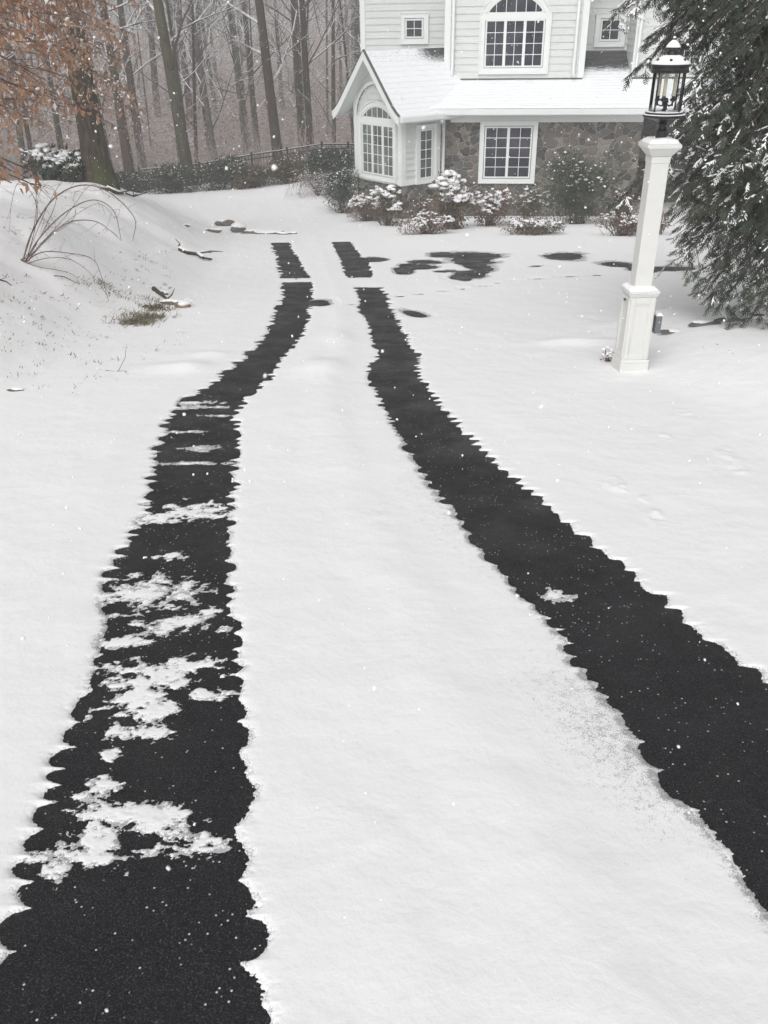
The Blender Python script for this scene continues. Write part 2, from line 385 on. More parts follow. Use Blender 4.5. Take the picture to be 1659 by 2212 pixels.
def ell(x, y, cx, cy, a, b, rot=0):
    dx = x-cx; dy = y-cy; u = dx*cos(rot)+dy*sin(rot); v = -dx*sin(rot)+dy*cos(rot)
    return 1-np.sqrt((u/a)**2+(v/b)**2)
PATCH = []     # (pixel centre, half width px, half height px)
for (cx, cy, hw, hh) in ((330, 1288, 78, 34), (395, 1345, 85, 20), (235, 1300, 30, 14), (320, 1460, 95, 30), (300, 1530, 60, 52), (400, 1440, 60, 22), (335, 1590, 30, 24), (245, 1630, 26, 12),
                         (190, 1745, 70, 40), (200, 1835, 85, 48), (310, 1775, 75, 52), (390, 1815, 68, 32), (240, 1700, 30, 20), (420, 1105, 85, 16), (340, 1120, 50, 14), (365, 1203, 34, 8), (290, 1245, 20, 6), (275, 1385, 55, 12), (470, 1500, 40, 10)):
    PATCH.append((cx, cy, hw, hh, 1))
for (cx, cy, hw, hh) in ((405, 1003, 88, 4), (440, 971, 42, 7), (420, 872, 75, 3.5), (440, 882, 80, 3), (400, 935, 45, 3), (1197, 1287, 32, 13), (455, 1838, 50, 7), (460, 900, 40, 3)):
    PATCH.append((cx, cy, hw, hh, 0))
HOLES = []     # bare asphalt in the turning court; spur off the left track paints a soft shadow
for (cx, cy, hw, hh, rt) in ((858, 586, 24, 9, -.15), (888, 576, 34, 6, 0), (925, 567, 34, 3.5, 0), (970, 552, 42, 5, 0), (1026, 563, 38, 11, 0), (1010, 552, 60, 6, 0), (1022, 572, 32, 15, 0), (1018, 592, 30, 10, .0), (1000, 602, 22, 6, 0), (962, 586, 26, 3, .1),
                         (1221, 554, 42, 8, 0), (1335, 574, 52, 7, 0), (1375, 580, 45, 9, 0), (1450, 580, 65, 6, 0), (882, 677, 22, 7, 0), (797, 561, 28, 5, 0), (690, 657, 28, 7, 0), (1160, 575, 12, 1.5, 0)):
    HOLES.append((cx, cy, hw, hh))
DASH = [(865, 642, 30), (905, 637, 26), (955, 630, 34), (1000, 626, 25), (1045, 620, 44), (1075, 613, 30), (1110, 608, 30), (1160, 604, 44), (1230, 599, 50), (1290, 596, 40), (760, 660, 16), (1480, 592, 50), (1560, 598, 60), (640, 604, 12)]
def pxe(x, y, cx, cy, hw, hh):
    c = ground_at(cx, cy); r = ground_at(cx+hw, cy); t = ground_at(cx, cy-hh)
    return ell(x, y, c[0], c[1], abs(r[0]-c[0]), max(abs(t[1]-c[1]), .01)), min(abs(r[0]-c[0]), abs(t[1]-c[1]))
def snow_s(x, y):
    sh = x.shape
    amp = np.interp(y, [0, 1.5, 4, 9, 14, 22], [.042, .045, .06, .085, .08, .05])
    pit = .115
    rn = (fbm(x*9, y*9, 3, 5, .65)-.5)
    def sd_track(el, er, s1, s2, kl=1.0, kr=1.0, asym=False):
        l0 = np.interp(y, el[1], el[0]); r0 = np.interp(y, er[1], er[0])
        fl = np.exp(-(np.maximum(l0-x, 0)/.075)**2); fr = np.exp(-(np.maximum(x-r0, 0)/.075)**2)
        l = l0 - fl*(amp*(saw(y, pit, s1)-.5)*kl + .06*rn); r = r0 + fr*(amp*(saw(y, pit, s2, asym)-.45)*kr + .06*rn)
        return np.maximum(l-x, x-r)
    sdl = sd_track(LL, LR, 1, 2, 1.35, 1.0); sdr = sd_track(RL, RR, 3, 4, .75, 1.25, True)
    y600 = ground_at(650, 607)[1]; y522 = ground_at(680, 524)[1]
    a1 = ground_at(640, 611)[1]; a2 = ground_at(640, 602)[1]; b1 = ground_at(790, 622)[1]; b2 = ground_at(780, 601)[1]
    wob = .12*(fbm(x*3, y*3, 8, 2)-.5)
    bandl = np.minimum(y-a1, a2-y)+wob; bandr = np.minimum(y-b1, b2-y)+wob
    sdl = np.maximum(sdl, np.minimum(bandl, .3)*.5); sdr = np.maximum(sdr, np.minimum(bandr, .3)*.5)
    sdl = np.maximum(sdl, y-y522+wob); sdr = np.maximum(sdr, y-y522+wob)
    sd = np.minimum(sdl, sdr)
    ns = fbm(x*15, y*20, 12, 6, .74)
    pm = np.zeros(sh)
    for (cx, cy, hw, hh, kind) in PATCH:
        e, sc = pxe(x, y, cx, cy, hw, hh)
        if kind: v = (np.minimum(e, .45)*1.1 + .22 + (ns-.52)*5.2)*.055; v = np.where(e > -.8, v, -1)
        else: v = (e + (ns-.5)*3.4)*.04; v = np.where(e > -.6, v, -1)
        pm = np.where((v > sd) & (v > -.02), 1, pm); sd = np.maximum(sd, v)
    rough = fbm(x*1.6, y*3.2, 31, 5, .6); wx = .5*(fbm(x*.9, y*.9, 33, 3)-.5); wy = .40*(fbm(x*.9, y*.9, 34, 3)-.5)
    hm = np.ones(sh)
    for (cx, cy, hw, hh) in HOLES:
        e, sc = pxe(x+wx, y+wy, cx, cy, hw, hh)
        h = -(e + (rough-.5)*1.1)*.10
        h = np.where(e > -1.2, h, 1.0); hm = np.minimum(hm, h); sd = np.minimum(sd, h)
    for (cx, cy, hw) in DASH:
        e, sc = pxe(x, y, cx, cy, hw*.5, 1.1)
        h = -(e+(ns-.6)*2)*.03
        h = np.where(e > -.5, h, 1.0); sd = np.minimum(sd, h)
    # powder grain
    grain = (fbm(x*70, y*70, 41, 4, .7)-.5)
    sd = sd + grain*.030*sst(.12, 0, np.abs(sd))
    s = np.where(sd > 0, (.011-.006*pm)*(1-np.exp(-sd/(.020+.03*pm))), np.maximum(sd*.5, -.012))
    on = sst(.05, .35, sd)
    s = s + on*(.034*(fbm(x*1.1, y*.6, 21, 3)-.42)+.006*(fbm(x*7, y*7, 22, 3)-.5))
    mdl = (np.interp(y, LR[1], LR[0])+np.interp(y, RL[1], RL[0]))/2
    s = s + on*.012*np.exp(-((x-mdl-.12)/.16)**2)*(y < 20)
    for (cx, cy, hw, hh) in ((1330, 1052, 26, 14), (1410, 1120, 22, 20), (1565, 985, 22, 16), (1440, 952, 14, 8), (1395, 1085, 14, 8), (1590, 1020, 20, 12), (1260, 690, 30, 8), (1475, 895, 18, 6)):
        e, sc = pxe(x, y, cx, cy, hw*1.5, hh*1.5); k = sst(-.0, .6, e); s = s + k*(.022*(fbm(x*14, y*14, 25, 3)-.5)+.004)
    # drifted ridges where the drive changes slope
    for (cx, cy, hw, hh, am) in ((420, 800, 90, 10, .05), (700, 800, 110, 16, .045), (720, 735, 70, 14, .03), (640, 770, 50, 20, .02), (560, 800, 60, 6, .0), (1250, 745, 90, 6, .05), (470, 770, 60, 6, .03)):
        c = ground_at(cx, cy); r = ground_at(cx+hw, cy); t = ground_at(cx, cy-hh)
        s = s + am*on*np.exp(-((x-c[0])/(r[0]-c[0]))**2-((y-c[1])/(t[1]-c[1]))**2)
    thin = sst(.05, .0, sd)*.75 + pm*.55*sst(.08,.0,sd) + sst(.55, .0, sd)*.35*sst(.35, .75, fbm(x*1.1, y*1.1, 51, 3))
    thin = thin + .62*np.clip(1-np.maximum(hm, 0)/.085, 0, 1)*(hm < .085)
    s = np.where(sd > .12, np.maximum(s, .0045), s)
    # thin strip next to the right-hand track
    l2 = np.interp(y, RL[1], RL[0]); q = l2-x
    thin = thin + sst(.85, .0, q)*(q > 0)*.46*sst(6, 2.5, y)*(.80+.4*fbm(x*2, y*2, 55, 3))
    # bank and woods
    xf = np.interp(y, FY, FX); t = xf-x
    gr = sst(.0, .5, t)*sst(21, 10, y)*(.35+.62*sst(.35, .7, fbm(x*.7, y*.5, 61, 3)))*sst(4.2, 2.6, t)
    gr = np.maximum(gr, .16*sst(0, 1, t)*sst(33, 25, y))
    gr = np.maximum(gr, .95*sst(2.3, 3.4, x)*sst(8.8, 8.0, y)*sst(3.5, 6.5, y))      # hemlock shade on the bed, painted as dark speckle with its grit
    gr = np.maximum(gr, .42*sst(1.6, 2.4, x-.12*y)*sst(6.5, 5, y))
    for (cx, cy, hw, hh, am) in ((305, 694, 48, 24, 2.0), (345, 668, 34, 20, 1.9), (240, 635, 26, 16, 1.5), (380, 660, 30, 14, 1.3), (60, 700, 60, 40, 1.1), (150, 690, 60, 40, 1.1)):
        e, sc = pxe(x+.25*(fbm(x*3, y*3, 64, 3)-.5), y+.5*(fbm(x*3, y*3, 65, 3)-.5), cx, cy, hw*1.3, hh*1.3); gr = np.maximum(gr, am*sst(0, .7, e))
    thin = thin*sst(.6, 0, t)
    bp = ground_at(1368, 796); s = s + .014*np.exp(-((x-bp[0])**2+(y-bp[1])**2)/.045)*(.7+.6*fbm(x*9, y*9, 66, 2))
    wood = np.maximum(sst(32.6, 34.5, y+.9*(fbm(x*.4, y*.4, 71, 3)-.5)*2+.10*np.clip(-x-8, 0, 20)*0), sst(5.6, 7.2, t+.8*(fbm(x*.6, y*.6, 72, 2)-.5))*sst(10, 14, y))
    wood = np.maximum(wood, sst(9, 11, np.abs(x)-y*.0)*sst(30, 33, y))
    s = np.where((sd > .12) & (wood < .01), np.maximum(s, .0045), s)
    s = s*(1-wood) - .12*wood
    return s, np.clip(thin, 0, 1.1), np.clip(gr, 0, 2)
au = np.linspace(66, 9.0, 980)
rows = np.concatenate([[-25, -15, -8, -4, -2, -1, -.5, 0, .2], 1.6/(np.tan(np.radians(au))-.13), ])
rows = rows[np.concatenate([[True], np.diff(rows) > .002])]
rows = rows[rows < 37]; rows = np.concatenate([rows, [39, 42, 46, 52, 60, 70, 85, 105, 130, 165, 220]])
cu = np.concatenate([-np.geomspace(6, .60, 40)[:-1], np.linspace(-.60, .60, 800), np.geomspace(.60, 6, 40)[1:]])
def grid(rows, cu):
    Y = np.repeat(rows[:, None], len(cu), 1); X = cu[None, :]*(np.maximum(Y, 0)+1.3); return X, Y
def gridmesh(name, X, Y, Z, mat, attrs=None, mask=None, parent=None):
    nr, nc = X.shape; idx = np.arange(nr*nc).reshape(nr, nc)
    F = np.stack([idx[:-1, :-1], idx[:-1, 1:], idx[1:, 1:], idx[1:, :-1]], -1).reshape(-1, 4)
    V = np.stack([X, Y, Z], -1).reshape(-1, 3)
    if mask is not None:
        F = F[mask.reshape(-1)[F].all(1)]; used = np.unique(F); rm = np.full(len(V), -1); rm[used] = np.arange(len(used)); F = rm[F]; V = V[used]
        attrs = {k: v.reshape(-1)[used] for k, v in (attrs or {}).items()}
    else: attrs = {k: v.reshape(-1) for k, v in (attrs or {}).items()}
    return mesh_np(name, V, F, mat, parent, True, attrs)
X, Y = grid(rows, cu); Z = H(X, Y)
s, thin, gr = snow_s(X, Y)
o = gridmesh('snow_cover', X, Y, Z+.006+s, M['snow'], {'thin': thin, 'grass_shade': gr}, mask=(Y < 37)); tag(o, kind='structure')
xf_ = np.interp(Y, FY, FX)
o = gridmesh('driveway', X, Y, Z+.006, M['asphalt'], mask=(X > xf_+.25) & (X < np.interp(Y, [0, 8.8, 9.5], [2.4+.0, 2.4, 9.5])) & (Y < 23) & (Y > -9) | ((X > 1.5) & (Y < 3) & (X < 4.5) & (Y > -9)))
tag(o, kind='structure')
X2, Y2 = grid(rows[::2], cu[::3]); Z2 = H(X2, Y2) - .022-.0022*np.clip(Y2, 0, 37)
Y3 = Y2
o = gridmesh('ground', X2, Y2, Z2, M['litter']); tag(o, kind='structure')

# ------------------------------------------------------------------ house
HY = radians(-6.3); Ho = np.array([1.72, 24.5, 0.0]); HU = np.array([cos(HY), sin(HY), 0]); HN = np.array([-sin(HY), cos(HY), 0])  # HN points into the house
def HW(lx, ly, z): return Ho + HU*lx + HN*ly + np.array([0, 0, z])
def hpix(px, py, ly):
    d = ray(px, py); s_ = (ly - np.dot(EYE-Ho, HN))/np.dot(d, HN); p = EYE+d*s_; return float(np.dot(p-Ho, HU)), float(p[2])
class Face:
    def __init__(s, o, u, n): s.o = np.asarray(o, float); s.u = np.asarray(u, float); s.n = np.asarray(n, float)   # n outward
    def P(s, a, z, out=0): return s.o + s.u*a + s.n*out + np.array([0, 0, z])
    def slab(s, mb, a0, a1, z0, z1, o0, o1):
        vs = [s.P(a0, z0, o0), s.P(a1, z0, o0), s.P(a1, z1, o0), s.P(a0, z1, o0), s.P(a0, z0, o1), s.P(a1, z0, o1), s.P(a1, z1, o1), s.P(a0, z1, o1)]
        mb.add(vs, [(0, 3, 2, 1), (4, 5, 6, 7), (0, 1, 5, 4), (1, 2, 6, 5), (2, 3, 7, 6), (3, 0, 4, 7)])
house = empty('house', HW(0, 0, -3.2), 'white clapboard and fieldstone house with snowy roofs at the end of the drive', 'house')
ZG = -3.6
def siding(name, fc, a0f, a1f, z0, z1, ex=.165):
    """a0f, a1f: functions of z or numbers"""
    g = lambda f, z: f(z) if callable(f) else f
    mb = MB(); z = z0
    while z < z1-.005:
        zt = min(z+ex, z1)
        p = [fc.P(g(a0f, z), z, .022), fc.P(g(a1f, z), z, .022), fc.P(g(a1f, zt), zt, .003), fc.P(g(a0f, zt), zt, .003), fc.P(g(a0f, z), z, -.02), fc.P(g(a1f, z), z, -.02)]
        mb.add(p, [(0, 1, 2, 3), (4, 5, 1, 0)]); z = zt
    return mb.build(name, M['siding'], house)
def frameloop(fc, mb, outer, inner, o0, o1):
    """flat ring with thickness between two matching outlines of (a,z)"""
    n = len(outer); vs = [fc.P(a, z, o1) for a, z in outer]+[fc.P(a, z, o1) for a, z in inner]+[fc.P(a, z, o0) for a, z in outer]+[fc.P(a, z, o0) for a, z in inner]
    fs = []
    for i in range(n):
        j = (i+1) % n
        fs += [(i, j, n+j, n+i), (2*n+j, 2*n+i, i, j), (n+i, n+j, 3*n+j, 3*n+i)]
    mb.add(vs, fs)
def outline(a0, a1, z0, z1, arch, n=14):
    pts = [(a0, z0), (a1, z0)]
    if arch <= 0: return pts+[(a1, z1), (a0, z1)]
    w = (a1-a0)/2; c = (a0+a1)/2; R = (w*w+arch*arch)/(2*arch); zc = z1+arch-R; th = math.asin(min(1, w/R))
    if arch > w: th = pi-th
    return pts+[(c+R*sin(th*(1-2*i/n)), zc+R*cos(th*(1-2*i/n))) for i in range(n+1)]
def window(fc, a0, a1, z0, z1, panels, mcols, mrows, casing=.11, arch=0, glass='glassdark', panes=None, label=None, name='window', fan=6, head=0):
    """a0..a1, z0..z1: the glazed opening up to the spring line; arch: rise above a transom bar at z1"""
    mb = MB(); c = casing
    if arch > 0:
        zs = z1+.13
        frameloop(fc, mb, outline(a0-c, a1+c, z0-c, zs, arch+c, 16), outline(a0-.02, a1+.02, z0-.02, zs, arch, 16), -.01, .066)
        frameloop(fc, mb, outline(a0-c-.03, a1+c+.03, z0-c-.03, zs, arch+c+.03, 16), outline(a0-c-.001, a1+c+.001, z0-c-.001, zs, arch+c+.001, 16), -.01, .09)
    else:
        frameloop(fc, mb, outline(a0-c, a1+c, z0-c, z1+c, 0), outline(a0-.02, a1+.02, z0-.02, z1+.02, 0), -.01, .066)
        frameloop(fc, mb, outline(a0-c-.02, a1+c+.02, z0-c-.02, z1+c+.02, 0), outline(a0-c-.001, a1+c+.001, z0-c-.001, z1+c+.001, 0), -.01, .085)
    root = mb.build(name, M['trim'], house)
    if label: root['label'] = label
    sb = MB(); gb = MB(); mg = .036
    pw = (a1-a0)/panels
    for p in range(panels):
        x0 = a0+pw*p; x1 = x0+pw
        frameloop(fc, sb, outline(x0-.002, x1+.002, z0-.002, z1, 0), outline(x0+mg, x1-mg, z0+mg, z1-mg, 0), .0, .050+.002*(p % 2))
        for k in range(1, mcols):
            xm = x0+mg+(pw-2*mg)*k/mcols; fc.slab(sb, xm-.008, xm+.008, z0+mg, z1-mg, .025, .043)
        for k in range(1, mrows):
            zm = z0+mg+(z1-z0-2*mg)*k/mrows; fc.slab(sb, x0+mg, x1-mg, zm-.008, zm+.008, .025, .041)
        fc.slab(gb, x0+.02, x1-.02, z0+.02, z1-.02, -.01, .031)
    if arch > 0:
        fc.slab(sb, a0-.019, a1+.019, z1, zs, .0, .058)
        oi = outline(a0-.02, a1+.02, zs, zs, arch, 16); oo = outline(a0+.04, a1-.04, zs+.035, zs+.0, arch-.03, 16)
        frameloop(fc, sb, oi, oo, .0, .0505)
        w = (a1-a0)/2; cc = (a0+a1)/2; R = (w*w+arch*arch)/(2*arch); zc = zs+arch-R
        for k in range(1, fan):
            xm = a0+(a1-a0)*k/fan; zt = zc+sqrt(max(R*R-(xm-cc)**2, 0)); fc.slab(sb, xm-.008, xm+.008, zs, zt-.02, .025, .043)
        ol = outline(a0-.01, a1+.01, zs-.0, zs, arch-.005, 16); gb.add([fc.P(a, z, .0305) for a, z in ol], [tuple(range(len(ol)))])
    sb.build('sash', M['trim'], root); gb.build('pane', M[glass], root)
    return root
def hface(ly): return Face(HW(0, ly, 0), HU, -HN)
F0 = hface(0); LB = 2.35; LC = .95
FB = hface(LB); FC = hface(LC)
xL = hpix(960, 350, 0)[0]-.9; xR = hpix(1378, 350, 0)[0]
ze = hpix(1200, 234, -.45)[1]
pitch = .418
def zroof(ly): return ze + pitch*(ly+.45)
# stone ground floor
mb = MB(); F0.slab(mb, xL, xR, ZG, ze-.02, -.3, 0); mb.build('stone_wall', M['stone'], house)
mb = MB()
Fr = Face(HW(xR, 0, 0), HN, HU); Fr.slab(mb, .3, 3.4, ZG, ze, -.3, 0); mb.build('stone_wall', M['stone'], house)
Fp = hface(3.2); mb = MB(); Fp.slab(mb, xR, xR+7.5, ZG, ze+1.0, -.25, 0); w_ = mb.build('porch_wall', M['stone'], house)
mb = MB(); Fp.slab(mb, xR+.9, xR+1.9, -3.2, -1.05, .0, .05); mb.build('door', M['soffit'], house)
# porch column behind the hemlock and porch soffit
for k in (2.3, 5.2):
    mb = MB(); Face(HW(0, -.2, 0), HU, -HN).slab(mb, xR+k, xR+k+.22, -3.3, ze-.1, -.22, 0); mb.build('porch_column', M['trim'], house)
# first-floor roof: stepped courses
def roofplane(name, P0f, u0, u1f, l0, l1, barefn, stepz=.014, ex=.14, nseg=14, u0f=None):
    """P0f(u, l) -> point on the roof plane; courses run along u, l goes up the slope"""
    mb = MB(); l = l0
    while l < l1-.01:
        lt = min(l+ex, l1); a0 = u0f(l) if u0f else u0; a1 = u1f(l)
        for i in range(nseg):
            x0 = a0+(a1-a0)*i/nseg; x1 = a0+(a1-a0)*(i+1)/nseg
            vs = [P0f(x0, l), P0f(x1, l), P0f(x1, lt), P0f(x0, lt), P0f(x0, l), P0f(x1, l)]
            vs = [np.array(v) for v in vs]
            for q in (0, 1): vs[q][2] += stepz
            for q in (4, 5): vs[q][2] -= .01
            n = len(mb.v); mb.add(vs, [(0, 1, 2, 3), (4, 5, 1, 0)])
            for q, (a_, b_) in enumerate(((x0, l), (x1, l), (x1, lt), (x0, lt), (x0, l), (x1, l))): mb.a[n+q] = barefn(a_, b_)+1e-4
        l = lt
    return mb.build(name, M['roof'], house, aname='bare')
xC0 = hpix(962, 100, LC)[0]; xC1 = hpix(1264, 100, LC)[0]; xD0 = hpix(1372, 100, LC)[0]; xB0 = hpix(780, 60, LB)[0]
xRoofR = xR+6.5
xWl = hpix(960, 240, -.45)[0]-.45
def bare_main(u, l):
    b = .0
    b += .9*sst(.18, .0, LC-l)*(xC0 < u < xC1) if l < LC else 0
    if l > LC-.2: b += float(1.35*sst(LC+.05, LB-.1, l))
    b += .20
    return float(b)
roofplane('porch_roof', lambda u, l: HW(u, l, zroof(l)), xWl, lambda l: xRoofR, -.45, LB, bare_main, nseg=40)
mb = MB(); Fe = hface(-.45)
Fe.slab(mb, xWl, xRoofR, ze-.15, ze+.012, -.02, .10)     # gutter
mb.build('gutter', M['gutter'], house, bevel=.02)
mb = MB(); Fe.slab(mb, xWl, xRoofR, ze-.17, ze-.152, -.5, .0); F0.slab(mb, xWl+.6, xR+.0, ze-.36, ze-.175, .0, .035)
mb.build('frieze_board', M['trim'], house)
mb = MB(); n_ = 60     # snow lying along the gutter edge
vs = []; fs = []
for i in range(n_+1):
    u = xWl+(xRoofR-xWl)*i/n_; j = RS.uniform(-.006, .012)
    for (ly, z) in ((-.56, ze+.013), (-.555, ze+.045+j), (-.46, ze+.062+j), (-.30, ze+.07+j*.5)): vs.append(HW(u, ly, z))
for i in range(n_):
    for k in range(3): fs.append((i*4+k, (i+1)*4+k, (i+1)*4+k+1, i*4+k+1))
mb.add(vs, fs); mb.build('snow_cap', M['snowcap'], house, smooth=True)
# upper walls
ZT = 5.0
siding('siding_wall', FB, xB0, xC0, -1.6, ZT)
siding('siding_wall', FB, xC1, xD0, zroof(LB)+.03, ZT)
siding('siding_wall', FC, xC0, xC1, zroof(LC)+.03, ZT)
xDe = xD0+7
siding('siding_wall', FC, xD0, xDe, zroof(LC)+.03, ZT)
# flashing strips where roof meets wall
mb = MB(); FC.slab(mb, xC0, xC1, zroof(LC)-.02, zroof(LC)+.03, 0, .03); FB.slab(mb, xC1+.003, xD0-.003, zroof(LB)-.1, zroof(LB)+.03, 0, .02); FC.slab(mb, xD0, xDe, zroof(LC)-.02, zroof(LC)+.03, 0, .03)
mb.build('flashing', M['soffit'], house)
for (xx, sgn, l0, l1) in ((xC0, -1, LC, LB), (xC1, 1, LC, LB), (xD0, -1, LC, LB)):
    fc = Face(HW(xx, 0, 0), HN, HU*sgn); siding('siding_wall', fc, l0+.001, l1, .0, ZT)
fc = Face(HW(xB0, 0, 0), HN, -HU); siding('siding_wall', fc, LB, LB+8, ZG+.9, ZT)
fc = Face(HW(xB0, 0, 0), HN, -HU); mb = MB(); fc.slab(mb, LB, LB+8, ZG, ZG+.9, -.2, .01); FB.slab(mb, xB0, xC0, ZG, -1.6, -.2, .0); mb.build('stone_wall', M['stone'], house)
for (f_, q0, q1, q2, q3) in ((FC, xC0-.025, xC0+.13, zroof(LC)+.03, -.001), (FC, xC1-.13, xC1+.025, zroof(LC)+.03, -.001), (FC, xD0-.025, xD0+.13, zroof(LC)+.03, -.001), (FB, xB0-.02, xB0+.11, -1.6, -.12)):
    mb = MB(); f_.slab(mb, q0, q1, q2, ZT, q3, .034); mb.build('corner_board', M['trim'], house)
def spout(pts, w=.07):
    mb = MB(); mb.tube(pts, [w*.62]*len(pts), 8); return mb.build('downspout', M['gutter'], house, smooth=True)
spout([HW(xC0+.20, LC-.08, ZT), HW(xC0+.20, LC-.08, zroof(LC)+.14), HW(xC0+.18, LC-.16, zroof(LC)+.06)])
spout([HW(xC1-.25, LC-.08, ZT), HW(xC1-.25, LC-.08, zroof(LC)+.14), HW(xC1-.23, LC-.16, zroof(LC)+.06)])
spout([HW(xD0+.07, LC-.11, ZT), HW(xD0+.07, LC-.11, zroof(LC)+.32), HW(xD0+.07, LC-.18, zroof(LC)+.24)])
# main roof out of frame
mb = MB(); vs = [HW(xB0-.4, LC-.5, ZT-.05), HW(xDe+.4, LC-.5, ZT-.05), HW(xDe+.4, 6.3, ZT+3.2), HW(xB0-.4, 6.3, ZT+3.2), HW(xDe+.4, 11.5, ZT-.05), HW(xB0-.4, 11.5, ZT-.05)]
mb.add(vs, [(0, 1, 2, 3), (3, 2, 4, 5), (0, 3, 5), (1, 4, 2), (0, 5, 4, 1)]); mb.build('roof', M['roof'], house)
# windows
def win_px(fc, ly, x0, x1, yt, yb, **k):
    m = (x0+x1)/2; a0 = hpix(x0, (yt+yb)/2, ly)[0]; a1 = hpix(x1, (yt+yb)/2, ly)[0]; zt = hpix(m, yt, ly)[1]; zb = hpix(m, yb, ly)[1]
    return window(fc, a0, a1, zb, zt, **k)
win_px(F0, 0, 1046, 1147, 273, 384, panels=2, mcols=2, mrows=5, casing=.115, label='ground-floor double casement set in the stone wall', glass='glassdark')
win_px(FC, LC, 1048, 1174, 42, 145, panels=3, mcols=2, mrows=4, casing=.13, arch=.42, label='upper triple window with arched top', name='arched_window')
win_px(FB, LB, 876, 914, 41, 82, panels=1, mcols=2, mrows=2, casing=.13, label='small four-pane window left of the arched one')
win_px(FB, LB, 1297, 1339, 41, 88, panels=1, mcols=2, mrows=2, casing=.13, label='small four-pane window in the recess')
win_px(FC, LC, 1440, 1515, 92, 141, panels=3, mcols=2, mrows=3, casing=.11, label='upper window half hidden by the hemlock', glass='glassgrey')
# ---- bay wing turned 45 degrees
K = .70711
cx_, cz_ = hpix(868, 397, -.92)
WC = HW(cx_, -.92, 0)
w1 = (-HU+HN)*K        # along face one, away to the left
w2 = (HU+HN)*K         # along face two, away to the right (ridge direction)
W1 = None
for i in range(400):   # find the width of face one by projecting its far corner
    L1 = 1.4+i*.004; p = WC+w1*L1+np.array([0, 0, cz_])-EYE; px = 829.5+F_D*np.dot(p, RT)/np.dot(p, FW)
    if px <= 771: break
L2 = .92/K+.02
FA = Face(WC+w1*L1, -w1, -w2)      # outward: towards the camera's left; a from left to corner
FS = Face(WC, w2, w1*-1)           # side face
zb = cz_                           # bottom of the siding
eo = .42                           # overhang
mid = L1/2
# peak height from the picture
pk = WC+w1*mid-w2*eo
def zat(px, py, P):
    d = ray(px, py); s_ = (P[1]-EYE[1])/d[1]; return EYE[2]+d[2]*s_
zpk = zat(805, 109, pk); zev = zat(880, 265, WC-w2*eo-w1*eo)+.02
ps = (zpk-zev)/(mid+eo)
print('HOUSE', xL, xR, ze, 'wing', L1, zb, zpk, zev, ps, 'zroofLC', zroof(LC), 'LB', zroof(LB), 'xC', xC0, xC1, xD0, xB0)
zwall = zpk-ps*mid-.06           # where wall meets roof underside at corners
siding('siding_wall', FA, .0, L1, zb, zwall, .15)
siding('siding_wall', FA, lambda z: np.clip((z-zwall)/ps, 0, mid), lambda z: L1-np.clip((z-zwall)/ps, 0, mid), zwall, zpk-.12, .15)
siding('siding_wall', FS, .0, L2+.6, zb, zwall, .15)
FLs = Face(WC+w1*L1, w2, w1); siding('siding_wall', FLs, 0, 2.6, zb, zwall, .15)
mb = MB()      # stone base under the bay
FA.slab(mb, -.0, L1, ZG, zb-.03, -.25, -.03); FS.slab(mb, .03, L2+.2, ZG, zb-.031, -.25, -.03); FLs.slab(mb, .0, 2.6, ZG, zb-.032, -.25, -.03); mb.build('stone_wall', M['stone'], house)
mb = MB()
FA.slab(mb, -.04, L1+.04, zb-.06, zb+.06, -.02, .04); FS.slab(mb, -.038, L2, zb-.059, zb+.061, -.02, .038)
FA.slab(mb, L1-.11, L1+.03, zb+.06, zwall+.1, -.01, .033); FA.slab(mb, -.03, .11, zb+.06, zwall+.1, -.01, .033)
FS.slab(mb, -.031, .11, zb+.061, zwall, -.01, .031); FS.slab(mb, L2-.12, L2, zb+.061, zwall, -.01, .031)
FS.slab(mb, .1, L2, zwall-.17, zwall+.0, .0, .028)
mb.build('corner_board', M['trim'], house)
Lr = 4.2
def wingroof(name, sgn):
    # u along the ridge from the overhang, l up the slope measured horizontally from the eave
    half = mid+eo
    def P(u, l):
        drop = ps*(half-l)
        fl = .10*max(0, 1-l/.35)**2           # slightly kicked eave
        base = WC+w1*mid + w2*(u-eo)
        off = -w1*(half-l) if sgn > 0 else w1*(half-l)
        p = base+off; p = p+np.array([0, 0, zpk-drop+fl]); return p
    def uend(l):
        return Lr if sgn < 0 else Lr
    def br(u, l):
        b = .22+.10*sst(.9, 1.3, l)
        b += .62*float(sst(half-.42, half-.02, l))*float(sst(1.5, 2.3, u))
        return float(b)
    if sgn > 0: return roofplane(name, P, 0, lambda l: 2.25+1.5*sst(0, 1.2, l), 0, half, br, ex=.105, nseg=22), P
    return roofplane(name, lambda u, l: P(Lr-u, l), 0, lambda l: Lr, 0, half, br, ex=.105, nseg=12), P
_, PR = wingroof('gable_roof', 1); _, PL = wingroof('gable_roof', -1)
